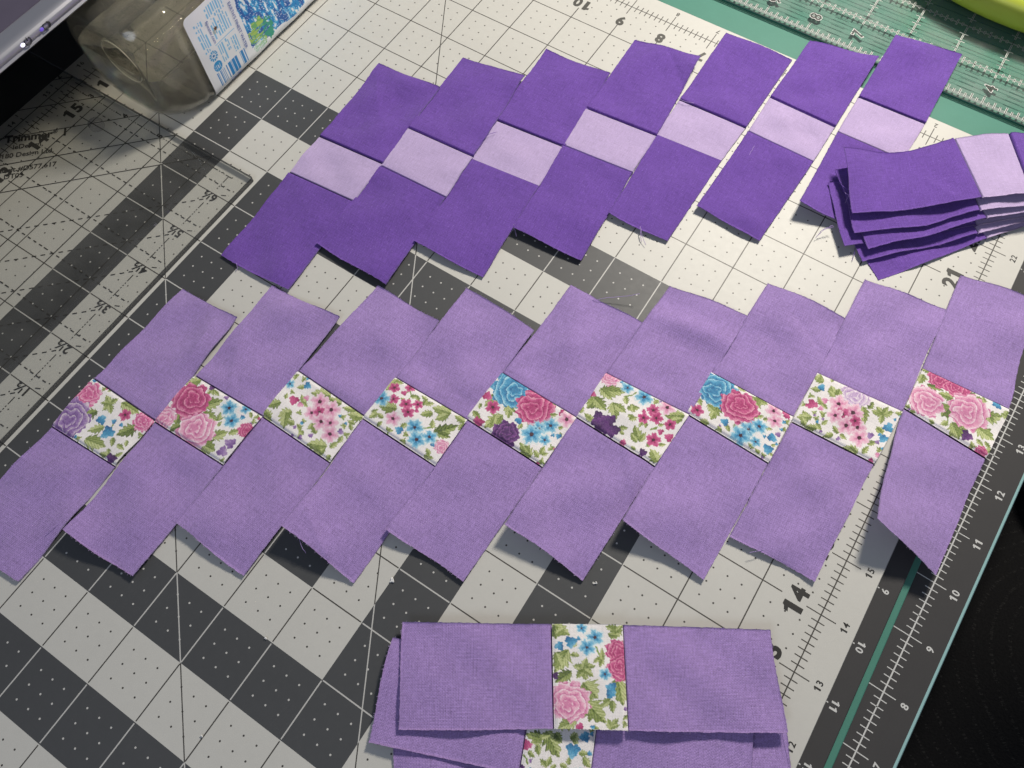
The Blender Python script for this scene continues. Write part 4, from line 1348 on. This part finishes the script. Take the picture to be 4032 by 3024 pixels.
for k in range(-16, 110, 8):
    x = X0 - k / 8.0
    for y in (17.86, 18.12, 18.37):
        gseg.append((x + .38, y, x + .62, y, .016)); gseg.append((x + .62, y + .0, x + .7, y, .016))
M_RGREEN = plain('dark green print', (0.02, 0.10, 0.075), .5)
lines_obj('white_scale', wseg, .02, RZ1 + .0012, plain('white scale print', (.52, .56, .52), .5), ru)
lines_obj('black_scale', bseg, .02, RZ1 + .0045, M_INK, ru)
lines_obj('green_lines', gseg, .02, RZ1 + .008, M_RGREEN, ru)
lines_obj('grey_band', [(-5.8, 17.52, 13.3, 17.52, .09)],   .02, RZ1 + .0006, plain('grey scale band', (.20, .25, .23), .5), ru)
for n in range(1, 15):
    x = X0 - n
    if -5 < x < 10:
        number_obj('number_outline', str(n), .36, (x + .02, 18.0, RZ1), (0, 1, 0), (-1, 0, 0), M_INKWHITE, ru, bold=.022, lift=.0052)
        number_obj('printed_number', str(n), .36, (x + .02, 18.0, RZ1), (0, 1, 0), (-1, 0, 0), M_INK, ru, bold=.006, lift=.0066)

# ================================================================ lime green tool (top right corner)
def superell(name, c, h, e1, e2, mat, parent=None, rotz=0., nu=48, nv=28, fn=None):
    v, f = [], []
    sp = lambda w, e: math.copysign(abs(w) ** e, w)
    for j in range(nv + 1):
        b = -math.pi / 2 + math.pi * j / nv
        for i in range(nu):
            a = 2 * math.pi * i / nu
            x = h[0] * sp(math.cos(b), e1) * sp(math.cos(a), e2)
            y = h[1] * sp(math.cos(b), e1) * sp(math.sin(a), e2)
            z = h[2] * sp(math.sin(b), e1)
            if fn: x, y, z = fn(x, y, z)
            v.append((c[0] + x * math.cos(rotz) - y * math.sin(rotz), c[1] + x * math.sin(rotz) + y * math.cos(rotz), c[2] + z))
    for j in range(nv):
        for i in range(nu):
            i2 = (i + 1) % nu
            f.append((j * nu + i, j * nu + i2, (j + 1) * nu + i2, (j + 1) * nu + i))
    return mesh_obj(name, v, f, mat, parent, smooth=True)
M_LIME = plain('lime green plastic', (.50, .58, .055), .38)
tool = superell('rotary_cutter', (7.1, 21.12, .50), (3.3, 1.55, .56), .75, .62, M_LIME, None, rotz=math.radians(6),
                fn=lambda x, y, z: (x, y * (1 + .06 * math.cos(x)), z))
tag(tool, 'lime green plastic tool handle at the far right corner on the clear ruler', 'tool')
superell('grip', (6.9, 21.5, 1.0), (2.4, .7, .10), .8, .7, plain('olive rubber grip', (.22, .27, .03), .6), tool, rotz=math.radians(6))

# ================================================================ bottle lying on its side
BX, BZ = -8.275, 1.215
M_PET = clear_sheet('clear bottle plastic', (.98, .975, .95), haze=.10, gloss=.05, haze_col=(.76, .73, .63), even=.022, bend=.06)  # warm diffuse haze paints the golden light refracted inside the bottle
def water_mat():
    b = MatB('water')
    b.set(Base_Color=(.985, .975, .94), Roughness=0.0, IOR=1.33)
    b.p.inputs['Transmission Weight'].default_value = 1.0
    tr = b.node('ShaderNodeBsdfTransparent')
    tr.inputs[0].default_value = (.98, .97, .94, 1)
    mx = b.node('ShaderNodeMixShader')
    mx.inputs[0].default_value = .28
    b.nt.links.new(b.p.outputs[0], mx.inputs[1]); b.nt.links.new(tr.outputs[0], mx.inputs[2])
    b.nt.links.new(mx.outputs[0], b.out.inputs[0])
    return b.m
M_WATER = water_mat()
bt = empty('water_bottle', (BX, 10.5, 0), 'clear square water bottle with white label lying on its side beneath the laptop edge', 'bottle')


def loft(name, rings, mat, parent, n=72, cap0=True, cap1=True, clip_z=None, smooth=True, e_pow=None):
    """rounded-square rings about the bottle axis: (y, half size, corner radius)"""
    v, f = [], []
    for (y, h, cr) in rings:
        cr = min(cr, h * .999)
        # perimeter of a rounded square, sampled evenly by angle of its arcs and sides
        pts = []
        q = n // 4
        for s in range(4):
            a0 = s * 90
            cx = (h - cr) * (1 if s in (0, 3) else -1)
            cz = (h - cr) * (1 if s in (0, 1) else -1)
            na = q - 6
            for k in range(na):
                a = math.radians(a0 + 90 * k / (na - 1))
                pts.append((cx + cr * math.cos(a), cz + cr * math.sin(a)))
            # straight side to the next corner
            nx_ = (h - cr) * (1 if (s + 1) % 4 in (0, 3) else -1)
            nz_ = (h - cr) * (1 if (s + 1) % 4 in (0, 1) else -1)
            a = math.radians(a0 + 90)
            p0 = (cx + cr * math.cos(a), cz + cr * math.sin(a))
            p1 = (nx_ + cr * math.cos(a), nz_ + cr * math.sin(a))
            for k in range(1, 7):
                t = k / 7
                pts.append((p0[0] + (p1[0] - p0[0]) * t, p0[1] + (p1[1] - p0[1]) * t))
        for (px, pz) in pts:
            z = BZ + pz
            if clip_z is not None: z = min(z, clip_z)
            v.append((BX + px, y, z))
    m = len(rings); n = len(v) // m
    for j in range(m - 1):
        for i in range(n):
            i2 = (i + 1) % n
            f.append((j * n + i, (j + 1) * n + i, (j + 1) * n + i2, j * n + i2))
    if cap0: f.append(tuple(range(n)))
    if cap1: f.append(tuple(reversed(range((m - 1) * n, m * n))))
    return mesh_obj(name, v, f, mat, parent, smooth=smooth)


outer = [(8.20, .03, .03), (8.18, .16, .16), (8.10, .30, .30), (8.02, .40, .40), (8.01, .46, .46), (7.99, .52, .52), (7.93, .68, .62), (7.86, .82, .70), (7.815, .92, .76), (7.81, .97, .80), (7.83, 1.03, .82), (7.88, 1.09, .84),
         (7.97, 1.14, .82), (8.10, 1.18, .74), (8.3, 1.205, .62), (8.62, 1.215, .46), (8.70, 1.215, .42), (8.755, 1.19, .38), (8.80, 1.185, .36), (8.85, 1.19, .34), (8.9, 1.195, .32), (13.4, 1.195, .32), (13.55, 1.215, .40), (14.1, 1.2, .65), (14.7, 1.0, .8), (15.2, .72, .7), (15.5, .52, .52), (15.8, .48, .48)]
t_ = .022
inner = [(y + (t_ if h < 1.15 and y < 8.3 else 0) - (t_ if y > 15.7 else 0), max(h - (t_ if h > .2 else .0), .02), max(cr - t_, .02)) for y, h, cr in outer]
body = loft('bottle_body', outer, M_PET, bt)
# inner wall faces the other way
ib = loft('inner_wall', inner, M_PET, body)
bm = bmesh.new(); bm.from_mesh(ib.data); bmesh.ops.reverse_faces(bm, faces=bm.faces); bm.to_mesh(ib.data); bm.free()
wat = [(y + .004, max(h - .004, .01), max(cr - .004, .01)) for y, h, cr in inner]
loft('water', wat, M_WATER, bt, clip_z=1.32)
loft('cap', [(15.55, .60, .60), (15.6, .62, .62), (16.2, .62, .62), (16.25, .58, .58)], plain('blue cap', (.02, .12, .45), .4), bt)
tube('moulded_ring_glint', [(BX + .47 * math.cos(a * math.pi / 16), 7.985, BZ + .47 * math.sin(a * math.pi / 16)) for a in range(33)], .012, plain('moulded rim with painted glint', (.62, .58, .45), .12), body)  # moulded ring, coloured pale gold to paint a glint on the base dent

# label on the right-hand face: rows along the bottle (y), columns down the face (z)
LX = BX + 1.195 + .020
ny, nz = 330, 150
YY = np.linspace(8.90, 13.3, ny + 1); ZZ = np.linspace(2.06, .07, nz + 1)
Yg, Zg = np.meshgrid(YY, ZZ, indexing='ij')
Lc = np.ones((*Yg.shape, 3)) * np.array((.87, .89, .91))
def lab(mask, col, al=1.0): Lc[mask] = Lc[mask] * (1 - al) + np.array(col) * al
nzf = hashn(Yg * 26, Zg * 9, 3); nz2 = hashn(Yg * 9 + Zg * 4, Zg * 30, 8); nz3 = hashn(Yg * 5, Zg * 5, 2); nz4 = hashn(Yg * 60, Zg * 60, 4)
BL, LB, DB = (.005, .25, .60), (.10, .50, .82), (.01, .11, .42)
# painted picture
edge_y = 10.17 + .05 * (nz3 - .5)
low = .26 + .10 * hashn(Yg * 7, Zg * 0, 5) + np.clip((10.75 - Yg), 0, 1) * .25
pic = (Yg > edge_y) & (Zg > low)
streak = hashn(Yg * 13 + Zg * 3, Zg * 4 - Yg * 1.2, 6) * .6 + hashn(Yg * 34 + Zg * 9, Zg * 9, 7) * .4
lab(pic & (streak > .36), BL); lab(pic & (streak > .60), DB); lab(pic & (streak < .42) & (streak > .33), LB)
lab(pic & (nz4 > .80) & (streak > .3), (.75, .84, .90))
leaf_ = (np.hypot((Yg - 10.48) / .26, (Zg - .62) / .34) < 1 + .5 * (nzf - .5)) & (nz2 > .34)
lab(leaf_, (.16, .46, .16)); lab(leaf_ & (nz2 > .62), (.42, .62, .12))
leaf2 = (np.hypot((Yg - 10.74) / .15, (Zg - .56) / .26) < 1 + .5 * (nzf - .5)) & (nz2 > .30)
lab(leaf2, (.03, .34, .22))
lab((np.hypot((Yg - 10.40) / .2, (Zg - .36) / .13) < 1) & (nz4 > .45), (.50, .72, .60))
# blurred paragraphs of small print: broken strokes too small to read
def para(y0, y1, z0, z1, step, col, seed):
    row = np.floor((Yg - y0) / step)
    on = ((Yg - y0) / step - row < .55) & (hashn(row * 3.7, Zg * 26, seed) > .30) & (hashn(row * 9.1, Zg * 5, seed + 1) > .15)
    lab((Yg > y0) & (Yg < y1) & (Zg < z0) & (Zg > z1) & on, col, .85)
para(9.07, 9.30, 1.80, 1.12, .058, LB, 1)
para(9.44, 9.92, 1.95, 1.22, .062, LB, 2)
para(9.40, 9.56, 1.10, .68, .055, LB, 3)
para(9.62, 9.72, 1.10, .80, .05, LB, 4)
para(9.76, 9.94, 1.02, .66, .06, LB, 6)
lab((np.abs(Zg - 1.13) < .006) & (Yg > 9.36) & (Yg < 9.94), LB)
lab((np.abs(Yg - 9.735) < .005) & (Zg > .66) & (Zg < 1.02), LB)
# barcode and its round marks
bar = hashn(np.floor((Yg - 9.1) / .0145), np.zeros_like(Yg), 13) > .46
lab((Yg > 9.10) & (Yg < 9.98) & (Zg < .60) & (Zg > .26) & bar, (.02, .26, .62))
r1 = np.hypot(Yg - 9.22, Zg - .98)
ang = np.arctan2(Zg - .98, Yg - 9.22)
lab((r1 < .115) & (r1 > .055) & (np.sin(ang * 11) > -.65), (.03, .36, .68)); lab(r1 < .03, (.03, .36, .68))
r2 = np.hypot(Yg - 9.22, Zg - .72)
lab(r2 < .115, (.03, .33, .68)); lab((r2 < .09) & (np.mod((Yg - 9.22) / .045, 1) < .4) & (hashn(Zg * 40, Yg * 20, 3) > .3), (.75, .82, .88))
lab(np.hypot((Yg - 9.53) / .05, (Zg - 1.43) / .035) < 1 + .4 * (nz4 - .5), (.11, .045, .012)); lab(np.hypot((Yg - 9.47) / .05, (Zg - 1.38) / .05) < 1, (.42, .33, .16), .5)
# shape: rounded upper front corner, slight bow and wrinkles
cr = .12
dx_ = np.clip(8.90 + cr - Yg, 0, None); dz_ = np.clip(Zg - (2.06 - cr), 0, None)
over = np.hypot(dx_, dz_)
sh = np.where((dx_ > 0) & (dz_ > 0) & (over > cr), cr / np.maximum(over, 1e-6), 1)
Ys = np.where(sh < 1, 8.90 + cr - dx_ * sh, Yg); Zs = np.where(sh < 1, 2.06 - cr + dz_ * sh, Zg)
Xs = LX + .006 * np.sin(Yg * 5) + .008 * np.sin(Zg * 7 + Yg * 2) * .4
cor = .32; hh_ = 1.197
pz = Zs - BZ
exc = np.clip(np.abs(pz) - (hh_ - cor), 0, cor)
Xs = Xs - (cor - np.sqrt(np.maximum(cor ** 2 - exc ** 2, 0)))
verts = np.stack([Xs, Ys, Zs], -1).reshape(-1, 3)
I = np.arange((ny + 1) * (nz + 1)).reshape(ny + 1, nz + 1)
F = np.stack([I[:-1, :-1], I[:-1, 1:], I[1:, 1:], I[1:, :-1]], -1).reshape(-1, 4)
bl_ = MatB('bottle label paper')
at_ = bl_.node('ShaderNodeAttribute', attribute_name='print')
bl_.set(Base_Color=at_.outputs['Color'], Roughness=.35)
labo = mesh_obj('label', verts, F, bl_.m, bt, smooth=True)
ca = labo.data.color_attributes.new('print', 'FLOAT_COLOR', 'POINT')
ca.data.foreach_set('color', np.concatenate([Lc.reshape(-1, 3), np.ones((Lc.shape[0] * Lc.shape[1], 1))], 1).astype(np.float32).ravel())
labo['label'] = 'white paper label with blue and green painted picture and barcode'
M_LTXT = plain('blue label print', (.04, .10, .42), .4)
TX, TY = (0, 0, -1), (0, 1, 0)
text_obj('printed_text', "EARTH'S FINEST WATER", .105, (LX + .004, 10.035, 1.12), TX, TY, M_LTXT, labo, lift=.004)
text_obj('printed_text', 'fijiwater.com', .10, (LX + .004, 9.385, 1.44), TX, TY, M_LTXT, labo, lift=.004)
text_obj('barcode_number', '32565 0000', .07, (LX - .02, 9.55, .20), (0, 1, 0), (0, 0, 1), M_LTXT, labo, lift=.008)
text_obj('printed_letter', 'e', .10, (LX + .004, 9.22, .98), TX, TY, M_LTXT, labo, lift=.006)

# ================================================================ laptop (only its raised front edge is in view)
LZ = 2.66
lp = empty('laptop', (-14.0, 8.0, 0), 'dark laptop with silver front edge and status lights above the bottle', 'laptop')
b_ = MatB('brushed silver lip')
X_, Y_, Z_ = b_.coords('Object', 1 / K)
nn = b_.noise(b_.vec(X_ * 40, Y_ * 1.5, Z_ * 40), 1.0, 3.0)
b_.set(Base_Color=(.52, .52, .56), Metallic=.75, Roughness=.30 + nn * .15)
M_SILVER = b_.m
M_DECK = pebbled('purple grey palm rest', (.105, .092, .130), .32, .2)
M_UNDER = plain('laptop underside', (.06, .052, .05), .5)
prof_deck = [(-8.62, LZ + .235), (-19.0, LZ + .40)]
prof = [(-19.0, LZ - .10), (-8.55, LZ - .13), (-8.32, LZ - .10), (-8.235, LZ - .02)]
def extrude(name, pr, y0, y1, mat, parent, closed=False, smooth=False):
    v = [(x, y0, z) for x, z in pr] + [(x, y1, z) for x, z in pr]
    n = len(pr)
    f = [(i, i + 1, n + i + 1, n + i) for i in range(n - 1)]
    if closed: f += [(n - 1, 0, n, 2 * n - 1), tuple(reversed(range(n))), tuple(range(n, 2 * n))]
    return mesh_obj(name, v, f, mat, parent, smooth=smooth)
lip = [(-8.235, LZ - .02)]
for k in range(13):
    a = math.radians(-40 + 130 * k / 12)
    lip.append((-8.40 + .175 * math.cos(a), LZ + .10 + .12 * math.sin(a)))
lip += [(-8.55, LZ + .224), (-8.62, LZ + .225), (-8.62, LZ - .02)]
Y0_, Y1_ = 1.8, 17.2
extrude('front_lip', lip, Y0_, Y1_, M_SILVER, lp, closed=True)
extrude('palm_rest', prof_deck + [(-19.0, LZ + .0), (-8.62, LZ + .0)], Y0_, Y1_, M_DECK, lp, closed=True)
extrude('underside', prof + [(-8.30, LZ - .004), (-19.0, LZ - .004)], Y0_ + .05, Y1_ - .05, M_UNDER, lp, closed=True)
for yy in (3.5, 15.5):
    vf = box_vf(-18.0, -15.0, yy - .4, yy + .4, -.324 + .001, LZ - .1)
    mesh_obj('riser_block', vf[0], vf[1], M_UNDER, lp)
def emit(name, col, st):
    b = MatB(name)
    b.set(Base_Color=tuple(col), Emission_Color=tuple(col), Emission_Strength=st)
    return b.m
LXF = -8.2215
M_ICON = plain('dark icon print', (.05, .05, .055), .4)
def led(yc, mat):
    v, f = [], []
    n = 18
    for r, x in ((.042, LXF), (.036, LXF + .008), (.018, LXF + .012)):
        for k in range(n):
            a = 2 * math.pi * k / n
            v.append((x, yc + r * math.cos(a), LZ + .11 + r * .8 * math.sin(a)))
    for j in range(2):
        for k in range(n):
            k2 = (k + 1) % n
            f.append((j * n + k, j * n + k2, (j + 1) * n + k2, (j + 1) * n + k))
    f.append(tuple(range(2 * n, 3 * n)))
    mesh_obj('status_light', v, f, mat, lp, smooth=True)
led(6.55, emit('white status light', (.85, .82, 1.0), 1.6))
led(6.99, emit('violet status light', (.16, .10, .55), .5))
zc_ = LZ + .11
tube('power_icon', [(LXF + .003, 6.665 + .065 * math.sin(math.radians(a)), zc_ + .065 * math.cos(math.radians(a))) for a in range(40, 321, 20)], .012, M_ICON, lp, sides=5)
tube('power_icon', [(LXF + .003, 6.665, zc_ + .01), (LXF + .003, 6.665, zc_ + .07)], .012, M_ICON, lp, sides=5)
tube('drive_icon', [(LXF + .003, 7.12, zc_ - .05), (LXF + .003, 7.04, zc_ - .05), (LXF + .003, 7.04, zc_ + .05), (LXF + .003, 7.12, zc_ + .05)], .011, M_ICON, lp, sides=5)
for rr in (.03, .06):
    tube('drive_icon', [(LXF + .003, 7.12 + rr * math.sin(math.radians(a)) * .9 + .01, zc_ + .055 * math.cos(math.radians(a))) for a in range(0, 181, 20)], .011, M_ICON, lp, sides=5)

# ================================================================ black upholstery beyond the table edge (lower right)
b_ = MatB('black speckled upholstery')
X_, Y_, Z_ = b_.coords('Object', 1 / K)
cx, cy = X_ - 13.4, Y_ - 8.3
rad = (cx * cx + cy * cy * 1.1).sqrt() + (b_.noise(b_.vec(X_, Y_, 0.), .7, 2.) - .5) * .25
ring = ((rad * 4.4).mod(1.0) - .5).abs().lt(.09)
atn = b_.nt.nodes.new('ShaderNodeMath'); atn.operation = 'ARCTAN2'
b_.nt.links.new(cy.s, atn.inputs[0]); b_.nt.links.new(cx.s, atn.inputs[1])
an = V(b_.nt, atn.outputs[0])
spk = b_.white(b_.vec((rad * 4.4).floor(), (an * 190.0).floor(), 0.))
fine = b_.noise(b_.vec(X_, Y_, Z_), 26., 3.)
m_ = ring * spk.gt(.66) * fine.gt(.47)
b_.set(Base_Color=b_.mix(m_ * .8, b_.mix(fine, (.002, .002, .0025), (.009, .0088, .009)), (.018, .0175, .017)), Roughness=.85)
b_.p.inputs['Specular IOR Level'].default_value = .1
b_.bump(fine, .5, .02)
nx_, ny_ = 60, 90
xs, ys = np.linspace(9.0, 19.0, nx_ + 1), np.linspace(-6.0, 15.0, ny_ + 1)
Xg, Yg2 = np.meshgrid(xs, ys, indexing='ij')
Zg2 = -3.1 + 1.9 * np.exp(-((Xg - 12.6) / 1.6) ** 2 - ((Yg2 - 8.0) / 2.0) ** 2) + .05 * np.sin(Xg * 3 + Yg2) - .25 * np.clip((10.4 - Xg), 0, 2) ** 2
I = np.arange((nx_ + 1) * (ny_ + 1)).reshape(nx_ + 1, ny_ + 1)
F = np.stack([I[:-1, :-1], I[1:, :-1], I[1:, 1:], I[:-1, 1:]], -1).reshape(-1, 4)
seat = mesh_obj('seat_cushion', np.stack([Xg, Yg2, Zg2], -1).reshape(-1, 3), F, b_.m, None, smooth=True)
tag(seat, 'black speckled upholstered cushion below the right edge of the table', 'cushion')
M_BLUECLOTH = fabric('slate blue cloth', (.10, .125, .17), .2, .3, .1, .4)
blue = superell('folded_cloth', (11.9, 11.9, -2.0), (1.1, 1.0, .35), .8, .9, M_BLUECLOTH, None, rotz=.5, fn=lambda x, y, z: (x, y, z + .12 * math.sin(3 * x) * math.cos(2 * y)))
tag(blue, 'slate blue cloth glimpsed past the right end of the grey mat', 'cloth')

# ================================================================ lint on the mat
M_LINT = plain('white lint', (.85, .84, .82), .9)
LINT = [((2.02, 2.79), .05, 'white scrap of lint beside the fourth lilac strip, largest on the mat'), ((.89, 1.01), .03, 'tiny white lint speck on the dark square below the third lilac strip'),
        ((.97, -.59), .025, 'faint white lint speck near the bottom edge on a pale square'), ((4.78, 4.51), .035, 'curled white lint bit on the grey band below the sixth lilac strip')]
for (x, y), r, lb in LINT:
    pts = [(x + rng.normal(0, r * .6), y + rng.normal(0, r * .6), .012 + abs(rng.normal(0, .008))) for _ in range(5)]
    o = tube('lint', catmull(np.array(pts), np.linspace(0, 4, 14)).tolist(), r * .28, M_LINT, None, sides=5)
    tag(o, lb, 'lint', 'lint specks on the checked mat')
